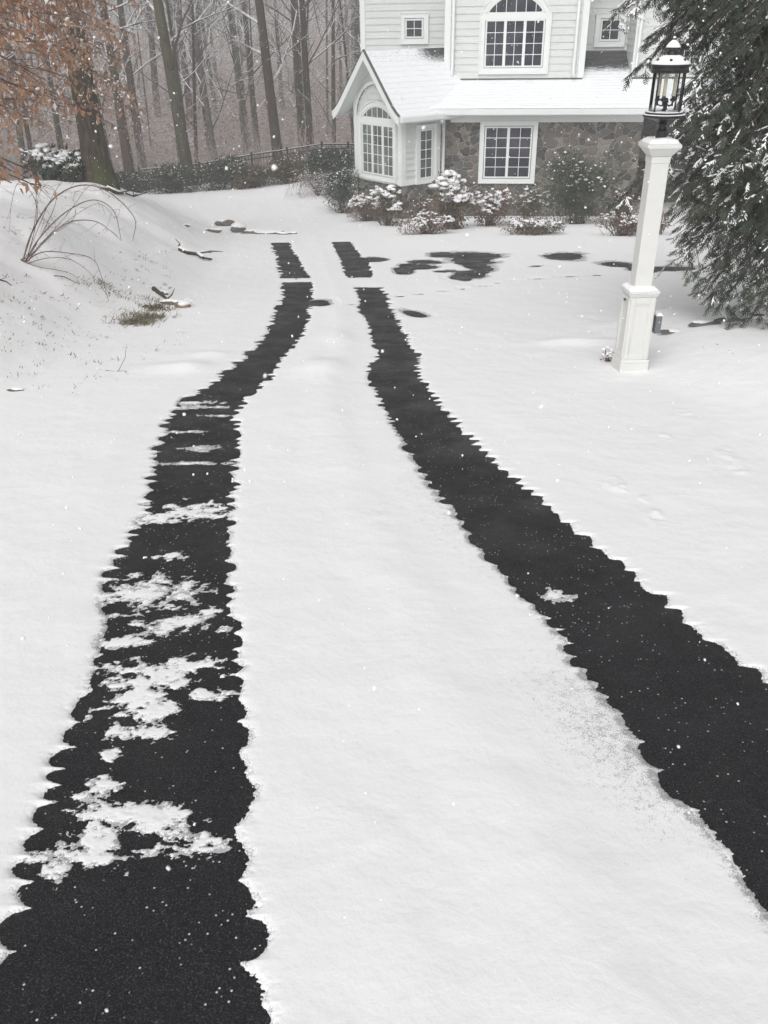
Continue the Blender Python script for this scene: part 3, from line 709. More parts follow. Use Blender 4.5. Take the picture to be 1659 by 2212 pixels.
# rake boards and soffit under the gable overhang
mb = MB(); half = mid+eo
def rk(l, side, out, dz):
    base = WC+w1*mid - w2*out; off = (-w1 if side > 0 else w1)*(half-l); fl = .10*max(0, 1-l/.35)**2
    return base+off+np.array([0, 0, zpk-ps*(half-l)+fl+dz])
for side in (1, -1):
    ls = np.linspace(0, half, 12)
    for i in range(len(ls)-1):
        a, b = ls[i], ls[i+1]
        # rake board
        vs = [rk(a, side, eo, -.005), rk(b, side, eo, -.005), rk(b, side, eo, -.21), rk(a, side, eo, -.21), rk(a, side, eo+.03, -.005), rk(b, side, eo+.03, -.005), rk(b, side, eo+.03, -.21), rk(a, side, eo+.03, -.21)]
        mb.add(vs, [(0, 1, 2, 3), (4, 7, 6, 5), (0, 4, 5, 1), (3, 2, 6, 7)])
        vs = [rk(a, side, eo, -.10), rk(b, side, eo, -.10), rk(b, side, -.02, -.10), rk(a, side, -.02, -.10)]; mb.add(vs, [(0, 1, 2, 3)])
mb.build('rake_board', M['trim'], house)
mb = MB()       # dark drip edge
for side in (1, -1):
    for i in range(11):
        a, b = ls[i], ls[i+1]
        vs = [rk(a, side, eo+.035, .03), rk(b, side, eo+.035, .03), rk(b, side, eo+.035, -.008), rk(a, side, eo+.035, -.008), rk(a, side, eo-.03, .03), rk(b, side, eo-.03, .03)]
        mb.add(vs, [(0, 1, 2, 3), (0, 4, 5, 1)])
mb.build('drip_edge', M['soffit'], house)
# inner arch moulding on the gable
amid = mid
za = zat(822, 233, WC+w1*mid)
mb = MB(); 
def ringarc(r0, r1, cz, th0, th1, o0, o1, n=20):
    for i in range(n):
        t0 = th0+(th1-th0)*i/n; t1 = th0+(th1-th0)*(i+1)/n
        vs = []
        for (oo) in (o1, o0):
            for (r, t) in ((r0, t0), (r1, t0), (r1, t1), (r0, t1)): vs.append(FA.P(amid+r*sin(t), cz+r*cos(t), oo))
        mb.add(vs, [(0, 1, 2, 3), (1, 0, 4, 5), (3, 2, 6, 7)])
aw0, aw1 = None, None
def fa_px(px, py):
    d = ray(px, py); n_ = FA.n; s_ = np.dot(FA.o-EYE, n_)/np.dot(d, n_); p = EYE+d*s_; return float(np.dot(p-FA.o, FA.u)), float(p[2])
def fs_px(px, py):
    d = ray(px, py); n_ = FS.n; s_ = np.dot(FS.o-EYE, n_)/np.dot(d, n_); p = EYE+d*s_; return float(np.dot(p-FS.o, FS.u)), float(p[2])
a0 = fa_px(788, 320)[0]; a1 = fa_px(856, 320)[0]; ztop = fa_px(822, 269)[1]; zbot = fa_px(822, 378)[1]; zar = fa_px(822, 229)[1]
sh = mid-(a0+a1)/2
window(FA, a0+sh*.7, a1+sh*.7, zbot, ztop, panels=3, mcols=2, mrows=5, casing=.10, arch=max(.25, zar-ztop-.13), label='tall arched window on the angled bay', glass='glasspale', name='arched_window', fan=6)
wd = (a1-a0)/2
ringarc(wd+.17, wd+.25, ztop+.13-.02, -1.45, 1.45, .0, .07)
mb.build('arch_moulding', M['trim'], house)
b0 = fs_px(904, 330)[0]; b1 = fs_px(932, 330)[0]; zt2 = fs_px(918, 279)[1]; zb2 = fs_px(918, 385)[1]
window(FS, b0, b1, zb2, zt2, panels=1, mcols=2, mrows=5, casing=.10, label='narrow window on the side of the bay', glass='glassgrey')
# eave gutter of the bay with its return and downspout
mb = MB(); g0 = PR(0, 0); g1 = PR(2.25, 0)
Fg = Face(np.array([g0[0], g0[1], 0]), w2, -w1); Fg.slab(mb, .0, 2.2, g0[2]-.13, g0[2]+.004, -.03, .09)
g0l = PL(0, 0); Fg2 = Face(np.array([g0l[0], g0l[1], 0]), w2, w1); Fg2.slab(mb, .0, 2.6, g0l[2]-.13, g0l[2]+.004, -.03, .09)
mb.build('gutter', M['gutter'], house, bevel=.02)
mb = MB(); Fg.slab(mb, .42, 1.9, g0[2]-.16, g0[2]-.132, -.5, .0); mb.build('soffit', M['trim'], house)
q = Fg.P(1.35, g0[2]-.12, .04); e0 = FS.P(L2-.02, 0, .16)
spout([q, q+np.array([0.05, .10, -.12]), np.array([e0[0], e0[1], zwall-.12]), np.array([e0[0], e0[1], zb-.0]), np.array([e0[0]+.10, e0[1]-.02, zb-.22]), np.array([e0[0]+.10, e0[1]-.02, -3.0])])
q = Fg2.P(.5, g0l[2]-.12, .03); e1 = FLs.P(.06, 0, .05); spout([q, q+np.array([.05, .05, -.1]), np.array([e1[0], e1[1], zwall-.28]), np.array([e1[0], e1[1], zb])], .055)
rebase(house)

# ------------------------------------------------------------------ lamp post
base = ground_at(1368, 807); PX, PY = base[0]-.012, base[1]+.09
GZ = float(H(PX, PY))-.03
def zl(py, px=1400): return zat(px, py, np.array([PX, PY-.1, 0]))
lp = empty('lamp_post', (PX, PY, GZ), 'white square lamp post carrying a black lantern, beside the drive', 'lamp post')
RZ = radians(3)
zpl = GZ+.15; zcb = zl(642, 1385); zct = zl(618, 1385); zcap0 = zl(327, 1420)-.045; zcap1 = zl(303, 1422)
mb = MB(); mb.box((PX, PY, GZ),   .226, .226, .135, RZ); mb.box((PX, PY, GZ+.135), .226, .226, .025, RZ, .90); mb.build('plinth', M['post'], lp, bevel=.006)
mb = MB(); mb.box((PX, PY, GZ+.155), .190, .190, zcb-GZ-.155, RZ)
ph0 = GZ+.20; ph1 = zcb-.05
for k in range(4):
    a = RZ+k*pi/2; n = np.array([sin(a), -cos(a), 0]); u = np.array([cos(a), sin(a), 0]); fc = Face(np.array([PX, PY, 0])+n*.095, u, n)
    for (x0, x1, z0, z1) in ((-.0925, -.062, ph0-.04, ph1+.045), (.062, .0925, ph0-.04, ph1+.045), (-.0615, .0615, ph0-.04, ph0), (-.0615, .0615, ph1, ph1+.045)): fc.slab(mb, x0, x1, z0, z1, -.001, .010)
    frameloop(fc, mb, outline(-.061, .061, ph0+.001, ph1-.001, 0), outline(-.050, .050, ph0+.012, ph1-.012, 0), -.001, .0065)
mb.build('pedestal', M['post'], lp, bevel=.003)
mb = MB(); mb.box((PX, PY, zcb-.022), .200, .200, .02, RZ); mb.box((PX, PY, zcb-.002), .210, .210, .028, RZ, 1.12); mb.box((PX, PY, zcb+.026), .235, .235, .018, RZ); mb.box((PX, PY, zcb+.044), .232, .232, .026, RZ, .62); mb.build('collar', M['post'], lp, bevel=.004)
mb = MB(); mb.box((PX, PY, zcb+.04), .128, .128, zcap0-zcb-.04, RZ); mb.build('shaft', M['post'], lp, bevel=.005)
mb = MB(); mb.box((PX, PY, zcap0-.04), .137, .137, .045, RZ); mb.box((PX, PY, zcap0+.005), .140, .140, .055, RZ, 1.62); mb.box((PX, PY, zcap0+.06), .234, .234, .028, RZ); mb.box((PX, PY, zcap0+.088), .228, .228, .02, RZ, .8); mb.build('cap', M['post'], lp, bevel=.005)
def snowpad(c, sx, sy, h, rz, name, par, inner=0):
    g = 12; vs = []; fs = []
    for j in range(g+1):
        for i in range(g+1):
            u = -1+2*i/g; v = -1+2*j/g; e = max(abs(u), abs(v)); x = u*sx/2; y = v*sy/2
            z = h*(1-e**6)*(0.8+.4*vn(np.array(u*2+c[0]), np.array(v*2+c[2]), 3)) + .001
            vs.append((c[0]+x*cos(rz)-y*sin(rz), c[1]+x*sin(rz)+y*cos(rz), c[2]+float(z)))
    for j in range(g):
        for i in range(g): fs.append((j*(g+1)+i, j*(g+1)+i+1, (j+1)*(g+1)+i+1, (j+1)*(g+1)+i))
    mb = MB(); mb.add(vs, fs); return mb.build(name, M['snowcap'], par, smooth=True)
ztp = zcap0+.106
snowpad((PX, PY, ztp-.012), .215, .215, .03, RZ, 'snow_cap', lp)
snowpad((PX, PY, zcb+.046), .226, .226, .026, RZ, 'snow_cap', lp)
# outlet box on the far right side
mb = MB(); mb.box((PX+.17, PY+.02, zl(728, 1415)), .055, .10, .14, RZ); mb.box((PX+.125, PY+.02, zl(722, 1415)), .05, .05, .09, RZ); ob = mb.build('outlet_box', M['boxgrey'], lp, bevel=.012)
mb = MB(); mb.box((PX+.172, PY+.02, zl(728, 1415)+.14), .06, .105, .02, RZ, .6); mb.build('snow_cap', M['snowcap'], ob, bevel=.006)
mb = MB(); mb.box((PX-.122, PY-.06, zl(652, 1350)-.0), .014, .022, .014, RZ); mb.build('hook', M['rock'], lp)
_before = set(o.name for o in bpy.data.objects)
# lantern
lz = ztp-.01
zring = zl(246, 1432); zcapr = zl(150, 1442); ztop_ = zl(92, 1445)
print('LAMP', PX, PY, GZ, zcb, zcap0, ztp, zring, zcapr, ztop_)
C0 = (PX, PY, 0)
mb = MB(); st = zring-.03
mb.lathe(C0, [(.043, lz), (.043, lz+.07), (.036, lz+.078), (.028, lz+.085), (.026, lz+(st-lz)*.62), (.034, lz+(st-lz)*.70), (.034, lz+(st-lz)*.74), (.028, lz+(st-lz)*.80), (.05, st-.028), (.10, st-.010), (.145, st), (.158, st+.006), (.158, st+.016), (.142, st+.02), (.142, st+.034), (.128, st+.036), (.02, st+.037)], 36)
mb.build('lantern_base', M['black'], lp, smooth=False)
zg0 = st+.036; zg1 = zcapr-.02
mb = MB(); mb.lathe(C0, [(.140, zg0-.010), (.138, zg0-.002), (.130, zg0+.003), (.124, zg0+.003)], 30); mb.lathe(C0, [(.148, zg0-.019), (.160, zg0-.017), (.157, zg0-.014), (.148, zg0-.013)], 30); mb.build('snow_cap', M['snowcap'], lp, smooth=True)
mb = MB(); mb.lathe(C0, [(.120, zg0), (.120, zg1)], 40); mb.f = mb.f[:-2]; mb.build('glass_cylinder', M['clear'], lp, smooth=True)
for k in range(4):
    a = radians(38+90*k); mb = MB(); x = PX+.127*cos(a); y = PY+.127*sin(a); mb.tube([(x, y, zg0-.01), (x, y, zg1+.02)], [.0065, .0065], 8); mb.build('rod', M['black'], lp, smooth=True)
mb = MB(); zc = zg1
mb.lathe(C0, [(.10, zc-.006), (.137, zc-.004), (.139, zc+.008), (.134, zc+.012), (.134, zc+.030), (.143, zc+.034), (.143, zc+.046), (.118, zc+.058), (.085, zc+.078), (.050, zc+.092), (.043, zc+.100), (.040, zc+.125), (.048, zc+.130), (.055, zc+.136), (.055, zc+.143), (.035, zc+.160), (.015, zc+.170), (.008, zc+.185), (.013, zc+.192), (.013, zc+.198), (.004, zc+.204)], 36)
hood = mb.build('lantern_hood', M['black'], lp)
for k in range(6):
    a = radians(60*k+12); mb = MB(); mb.lathe((PX+.108*cos(a), PY+.108*sin(a), zc+.052), [(.011, 0), (.012, .022), (.007, .030)], 10); mb.build('knob', M['black'], hood, smooth=True)
mb = MB(); mb.lathe(C0, [(.142, zc+.047), (.138, zc+.056), (.118, zc+.068), (.085, zc+.088), (.056, zc+.100), (.045, zc+.101)], 30); mb.lathe(C0, [(.053, zc+.145), (.052, zc+.152), (.036, zc+.172), (.018, zc+.186), (.012, zc+.19)], 20)
mb.lathe((PX, PY, 0), [(.012, zc+.199), (.012, zc+.206), (.004, zc+.212)], 10)
mb.build('snow_cap', M['snowcap'], lp, smooth=True)
cl = MB(); cl.lathe(C0, [(.022, zg0), (.026, zg0+.01), (.014, zg0+.02), (.016, zg0+.05), (.022, zg0+.06), (.016, zg0+.075), (.010, zg0+.085)], 16)
cdl = []
for k in range(5):
    a = radians(72*k+20) ; r = .062 if k else .062; x = PX+r*cos(a); y = PY+r*sin(a)
    cl.tube([(PX, PY, zg0+.05), (PX+r*.5*cos(a), PY+r*.5*sin(a), zg0+.035), (PX+r*.9*cos(a), PY+r*.9*sin(a), zg0+.042), (x, y, zg0+.068)], [.005]*4, 6)
    cl.lathe((x, y, zg0), [(.004, .035), (.008, .05), (.006, .062), (.022, .070), (.024, .076), (.012, .080), (.014, .098)], 12); cdl.append((x, y))
cb = cl.build('candelabra', M['black'], lp)
for (x, y) in cdl:
    mb = MB(); mb.lathe((x, y, zg0+.092), [(.0125, 0), (.0125, .125), (.010, .128)], 14); mb.build('candle_sleeve', M['candle'], cb, smooth=False)
    mb = MB(); mb.lathe((x, y, zg0+.219), [(.009, 0), (.0145, .018), (.0155, .03), (.011, .052), (.005, .070), (.0015, .082)], 14); mb.build('bulb', M['bulb'], cb, smooth=True)
for o in bpy.data.objects:
    if o.name not in _before and o.type == 'MESH':
        for v in o.data.vertices: v.co.x = PX+(v.co.x-PX)*.90; v.co.y = PY+(v.co.y-PY)*.90
rebase(lp)

# ------------------------------------------------------------------ bare trees
def limb(mb, p, d, ln, r, depth, rng, sides=5, curve=.25, up=.15, tips=None, a=0.0):
    n = 4 if ln > .8 else 3; pts = [p]; rr = [r]; dd = d
    for i in range(n):
        dd = dd + rng.normal(size=3)*curve*.35 + np.array([0, 0, up*.25]); dd = dd/np.linalg.norm(dd)
        pts.append(pts[-1]+dd*ln/n); rr.append(r*(1-.72*(i+1)/n))
    mb.tube(pts, rr, sides, cap=False, a=a)
    if tips is not None and depth <= 1: tips.append((pts, dd))
    if depth > 0:
        k = rng.randint(3, 5) if depth > 1 else rng.randint(3, 6)
        for j in range(k):
            t = rng.uniform(.25, 1.0); q = int(t*n); q = min(q, n-1); f = t*n-q; pp = pts[q]*(1-f)+pts[q+1]*f
            side = rng.normal(size=3); side -= dd*np.dot(side, dd); side /= np.linalg.norm(side)+1e-6
            nd = dd*.75+side*.7; nd /= np.linalg.norm(nd)
            limb(mb, pp, nd, ln*rng.uniform(.40, .62), r*(1-.7*t)*.6+.003, depth-1, rng, max(3, sides-1), curve, up, tips, a)
def make_tree(name, ht, r, seed, nl, lowest, mat, lean=(0, 0), depth=2, flare=1.35, fork=False, lscale=1.0):
    rng = np.random.RandomState(seed); root = empty(name, (0, 0, 0)); mb = MB(); n = 16; pts = []; rad = []
    for i in range(n+1):
        t = i/n; w = .035*ht*.12
        pts.append(np.array([lean[0]*t*ht+w*sin(t*5+seed)*t, lean[1]*t*ht+w*cos(t*4+seed*2)*t, t*ht])); fl = 1+(flare-1)*math.exp(-t*ht/.35)
        rad.append(r*fl*(1-.82*t**1.1)+.005)
    # finer points at the butt
    p0 = [pts[0]+np.array([0, 0, -.6]), pts[0]+np.array([0, 0, .12]), pts[0]*.0+np.array([lean[0]*.4, lean[1]*.4, .4])]
    mb.tube(p0+pts[1:], [r*flare*1.12, r*(1+(flare-1)*.7), r*(1+(flare-1)*.3)]+rad[1:], 12, cap=False)
    mb.build('trunk', mat, root, smooth=True)
    lb = MB()
    for k in range(nl):
        t = (lowest+(ht*.97-lowest)*((k+.5)/nl)**.85)/ht; q = min(int(t*n), n-1); f = t*n-q; pp = pts[q]*(1-f)+pts[q+1]*f; rt = rad[q]
        a = rng.uniform(0, 2*pi); el = rng.uniform(.25, .9); d = np.array([cos(a)*cos(el), sin(a)*cos(el), sin(el)])
        limb(lb, pp, d, ht*rng.uniform(.16, .30)*(1.15-.5*t)*lscale, rt*rng.uniform(.22, .42), depth, rng)
    lb.build('branches', M['branch'], root, smooth=True)
    return root
def setlabel(o, l, g=None, cat='tree'):
    o['label'] = l; o['category'] = cat
    if g: o['group'] = g
def plant_base(px, py, Yd):
    p = at(px, py, Yd); return float(p[0]), float(Yd), float(H(p[0], Yd))
def put(o, x, y, z=None, rz=0, sc=1, tilt=(0, 0)):
    o.location = (x, y, float(H(x, y)) - .08 if z is None else z); o.rotation_euler = (tilt[0], tilt[1], rz); o.scale = (sc, sc, sc)
# the four principal trunks
g = at(217, 400, 17.4); g[2] = H(g[0], g[1])
T = make_tree('bare_tree', 13, .235, 3, 16, 3.2, M['barkmoss'], (-.012, 0), 2, 1.7); setlabel(T, 'large bare tree with thick brown trunk at the left, beside the snow-capped dark shrub'); put(T, g[0], g[1])
print('TREE1', g)
T2 = make_tree('bare_tree', 15, .215, 8, 16, 3.0, M['barkmoss'], (-.060, 0), 2, 1.2); setlabel(T2, 'mossy green-brown trunk leaning left behind the ivy hedge')
x, y, z = plant_base(407, 365, 32.5); put(T2, x, y)
T3 = make_tree('bare_tree', 15, .205, 12, 14, 2.6, M['barkred'], (-.062, 0), 2, 1.3); setlabel(T3, 'dark reddish trunk behind the middle of the metal fence')
x, y, z = plant_base(604, 345, 36.0); put(T3, x, y)
T4 = make_tree('bare_tree', 13, .16, 17, 16, 2.8, M['barkred'], (-.012, 0), 2, 1.4); setlabel(T4, 'slim dark trunk standing behind the fence post nearest the house')
x, y, z = plant_base(672, 320, 38.0); put(T4, x, y)
T5 = make_tree('bare_tree', 11, .075, 21, 12, 2.0, M['bark'], (-.02, 0), 2, 1.2); setlabel(T5, 'thin dark sapling close to the right of the mossy trunk')
x, y, z = plant_base(412, 365, 34.5); put(T5, x, y)
T6 = make_tree('bare_tree', 12, .13, 27, 18, 1.6, M['barkgrey'], (-.03, 0), 3, 1.3); setlabel(T6, 'forked grey tree between the mossy trunk and the dark reddish one')
x, y, z = plant_base(530, 300, 44.0); put(T6, x, y)
T7 = make_tree('bare_tree', 12, .19, 31, 14, 2.4, M['bark'], (-.01, 0), 2, 1.3); setlabel(T7, 'brown trunk rising just right of the large left tree')
x, y, z = plant_base(275, 340, 34.0); put(T7, x, y)
T8 = make_tree('bare_tree', 12, .11, 36, 16, 1.2, M['bark'], (.03, 0), 3, 1.3); setlabel(T8, 'thin bare tree rising beside the left corner of the house')
x, y, z = plant_base(720, 320, 43.0); put(T8, x, y)
protos = [make_tree('bare_tree', 11+RS.rand()*4, (.065+.026*k), 40+k, 16, 1.0+.25*k, M[('bark', 'barkred', 'barkgrey', 'barkmoss', 'bark', 'barkred')[k]], ((-.03, .02, -.01, .03, 0, -.02)[k], 0), 2, 1.35) for k in range(6)]
cnt = 0; used = []
rng = np.random.RandomState(99)
spots = []
for i in range(600):
    Yd = 37+ (rng.rand()**1.3)*62; px = rng.uniform(-180, 840)
    p = at(px, 300, Yd)
    if any((p[0]-q[0])**2+(Yd-q[1])**2 < (1.1+.03*Yd)**2 for q in spots): continue
    spots.append((p[0], Yd))
    if len(spots) >= 84: break
for i in range(400):      # woods left of the bank
    Yd = rng.uniform(15, 34); x = rng.uniform(-22, -9.5)
    if x > -.46*Yd-1.0 and Yd < 30 and x > -9.8: continue
    t = np.interp(Yd, FY, FX)-x
    if t < 5.6: continue
    if any((x-q[0])**2+(Yd-q[1])**2 < 2.2 for q in spots): continue
    # keep clear of the big left trunk in view
    if abs(x/Yd - g[0]/g[1]) < .025: continue
    spots.append((x, Yd))
    if len(spots) >= 108: break
for i, (x, y) in enumerate(spots):
    pr = protos[i % 6]; o = pr if i < 6 else copy_tree(pr)
    put(o, x, y, rz=rng.uniform(0, 6.28), sc=rng.uniform(.75, 1.25), tilt=(rng.normal()*.02, rng.normal()*.04))
    far = y > 58
    if y < 35: setlabel(o, 'bare trunk in the woods at the left edge, behind the orange beech leaves', 'bare trees left of the snowy bank')
    elif far: setlabel(o, 'faint hazy trunk deep in the grey woods', 'far bare trees fading into the snowfall')
    else: setlabel(o, 'bare trunk standing in the woods beyond the metal fence', 'bare trees beyond the fence')

# undergrowth: twigs and dead leaves
n = 75000
Yd = 35+RS.rand(n)**1.2*50; px = RS.uniform(-260, 860, n)
d_ = np.stack([ (px-829.5)/F_D*.95, np.ones(n)], 1); Xg = d_[:, 0]*Yd*1.0
dens = fbm(Xg*.25, Yd*.25, 14, 3)
keep = dens > RS.uniform(.25, .6, n); Xg = Xg[keep]; Yd = Yd[keep]; n = len(Xg)
hh = RS.rand(n)**1.6*3.4
P = np.stack([Xg, Yd, H(Xg, Yd)+hh], 1)
V, F_ = diamonds(P, rand_dirs(n, -.3), rand_dirs(n), RS.uniform(.06, .16, n), RS.uniform(.03, .07, n))
o1 = mesh_np('undergrowth', V, F_, M['brushleaf'], None, False, {'tone': np.repeat(RS.rand(n), 4)})
tag(o1, 'low brown leafy undergrowth filling the woods', 'undergrowth', kind='stuff')
mb_v = []; n = 12000
Yd = 35+RS.rand(n)**1.2*45; Xg = (RS.uniform(-260, 860, n)-829.5)/F_D*.95*Yd
P = np.stack([Xg, Yd, H(Xg, Yd)], 1); D = rand_dirs(n, 1.3); D[:, 2] = np.abs(D[:, 2])
V, F_ = diamonds(P, D, rand_dirs(n), RS.uniform(.8, 3.6, n), RS.uniform(.008, .026, n))
Yw = P[:, 1]
o2 = mesh_np('brushwood', V, F_, M['frosttwig'], None, False, {'tone': np.repeat(RS.rand(n), 4)}); tag(o2, 'tangle of thin bare saplings and twigs in the woods', 'brushwood', kind='stuff')
# distant wood on the rising ground: fine upright stems and twig haze
n = 16000
Yd = RS.uniform(58, 150, n); Xg = (RS.uniform(-400, 980, n)-829.5)/F_D*.95*Yd
P = np.stack([Xg, Yd, H(Xg, Yd)+RS.rand(n)**1.5*6*(RS.rand(n) > .3)], 1); D = rand_dirs(n, 1.0); D[:, 2] = np.abs(D[:, 2])
V, F_ = diamonds(P, D, rand_dirs(n), RS.uniform(1, 4.5, n), RS.uniform(.015, .06, n))
o2 = mesh_np('distant_woods', V, F_, M['frosttwig'], None, False, {'tone': np.repeat(RS.rand(n), 4)}); tag(o2, 'hazy mass of far bare woods on the rising ground', 'woods', kind='stuff')

# ------------------------------------------------------------------ beeches with dry leaves
def beech(label, trunk, boughs, seed, nleaf, lsz, name='beech_tree', ht=8, spread=.55, lm='beechleaf'):
    rng = np.random.RandomState(seed); root = empty(name, trunk, label, 'tree'); z0 = trunk[2]
    mb = MB(); n = 8; pts = [np.array(trunk)+np.array([.1*sin(i+seed), .1*cos(i*1.3), i/n*ht-.3]) for i in range(n+1)]
    mb.tube(pts, [.14*(1-.8*i/n) for i in range(n+1)], 10, cap=False); mb.build('trunk', M['barkgrey'], root, smooth=True)
    bm_ = MB(); seg = []
    for tip in boughs:
        tip = np.array(tip, float); st = np.array([trunk[0], trunk[1], max(z0+.8, min(z0+ht*.85, tip[2]+.35*np.hypot(tip[0]-trunk[0], tip[1]-trunk[1])*.6))])
        m_ = (st+tip)/2+np.array([0, 0, .18*np.linalg.norm(tip-st)]); pp = [st*(1-t)**2+2*m_*t*(1-t)+tip*t*t for t in np.linspace(0, 1, 8)]
        bm_.tube(pp, [.013*(1-.85*i/7)+.002 for i in range(8)], 5, cap=False)
        ln = np.linalg.norm(tip-st)
        for k in range(int(ln*7)):
            t = rng.uniform(.05, 1)**.6; q = st*(1-t)**2+2*m_*t*(1-t)+tip*t*t; tg = nrm((tip-m_)*t+(m_-st)*(1-t))
            sd = rng.normal(size=3); sd[2] *= .35; d = nrm(tg*.8+sd*.8+np.array([0, 0, -.15])); l2 = rng.uniform(.25, .8)*spread*1.6
            e = q+d*l2; e[2] -= .08*l2; mq = (q+e)/2+np.array([0, 0, .05*l2])
            bm_.tube([q, mq, e], [.004, .0025, .0012], 3, cap=False); seg.append((q, mq, e))
    bm_.build('branches', M['twig'], root, smooth=True)
    S = np.array(seg); idx = rng.randint(0, len(S), nleaf); t = rng.uniform(.05, 1, nleaf)[:, None]
    P = S[idx, 0]*(1-t)**2+2*S[idx, 1]*t*(1-t)+S[idx, 2]*t*t; P = P+rng.normal(size=P.shape)*.02
    D = rng.normal(size=P.shape)*.55; D[:, 2] -= .85; ln = rng.uniform(.75, 1.2, nleaf)*lsz
    V, F_ = diamonds(P, D, rand_dirs(nleaf), ln, ln*.48, .15)
    tone = np.clip(rng.beta(2, 2.2, nleaf), 0, .9); tone = tone*.5+.4*vn(P[:, 0]*1.5, P[:, 2]*1.5+P[:, 1], 5)
    tone = np.where(rng.rand(nleaf) < .07, 1.0, np.clip(tone, 0, .88))
    mesh_np('leaves', V, F_, M[lm], root, False, {'tone': np.repeat(tone, 4)})
    sel = rng.rand(nleaf) < .03
    V, F_ = lumps(P[sel]+np.array([0, 0, .0]), rng.uniform(.25, .5, sel.sum())*lsz, .45); tag(mesh_np('snow_cap', V, F_, M['snowcap'], root, True), kind='stuff')
    rebase(root); return root
bt = []
for (px, py, Yd) in ((60, 20, 8.6), (120, 60, 9), (30, 90, 8.4), (150, 130, 9.2), (90, 170, 8.8), (130, 230, 9.4), (40, 250, 8.8), (120, 210, 10.4), (20, 200, 8.2), (110, -30, 9), (100, 120, 11), (20, -10, 8.6), (150, 0, 9.5), (60, 150, 9.6)):
    bt.append(at(px, py, Yd))
beech('beech with orange dry leaves reaching into the top left corner', (-5.2, 9.3, float(H(-5.2, 9.3))), bt, 5, 3000, .068)
bt = []
for k in range(34):
    bt.append(at(RS.uniform(-60, 300), RS.uniform(-20, 330), RS.uniform(13.5, 19)))
beech('farther beech with pinkish brown leaves around the thick left trunk', (-7.3, 16.4, float(H(-7.3, 16.4))), bt, 6, 11000, .066, ht=7.5, lm='beechpale')
bt = [at(*p) for p in ((85, 405, 6.4), (60, 385, 6.2), (25, 395, 6.1), (45, 360, 6.3), (75, 372, 6.5), (10, 360, 6.0))]
beech('small beech sapling whose rusty leaves hang low at the left edge', (-4.3, 6.0, float(H(-4.3, 6.0))), bt, 9, 110, .075, ht=2.6, spread=.14, name='beech_sapling')

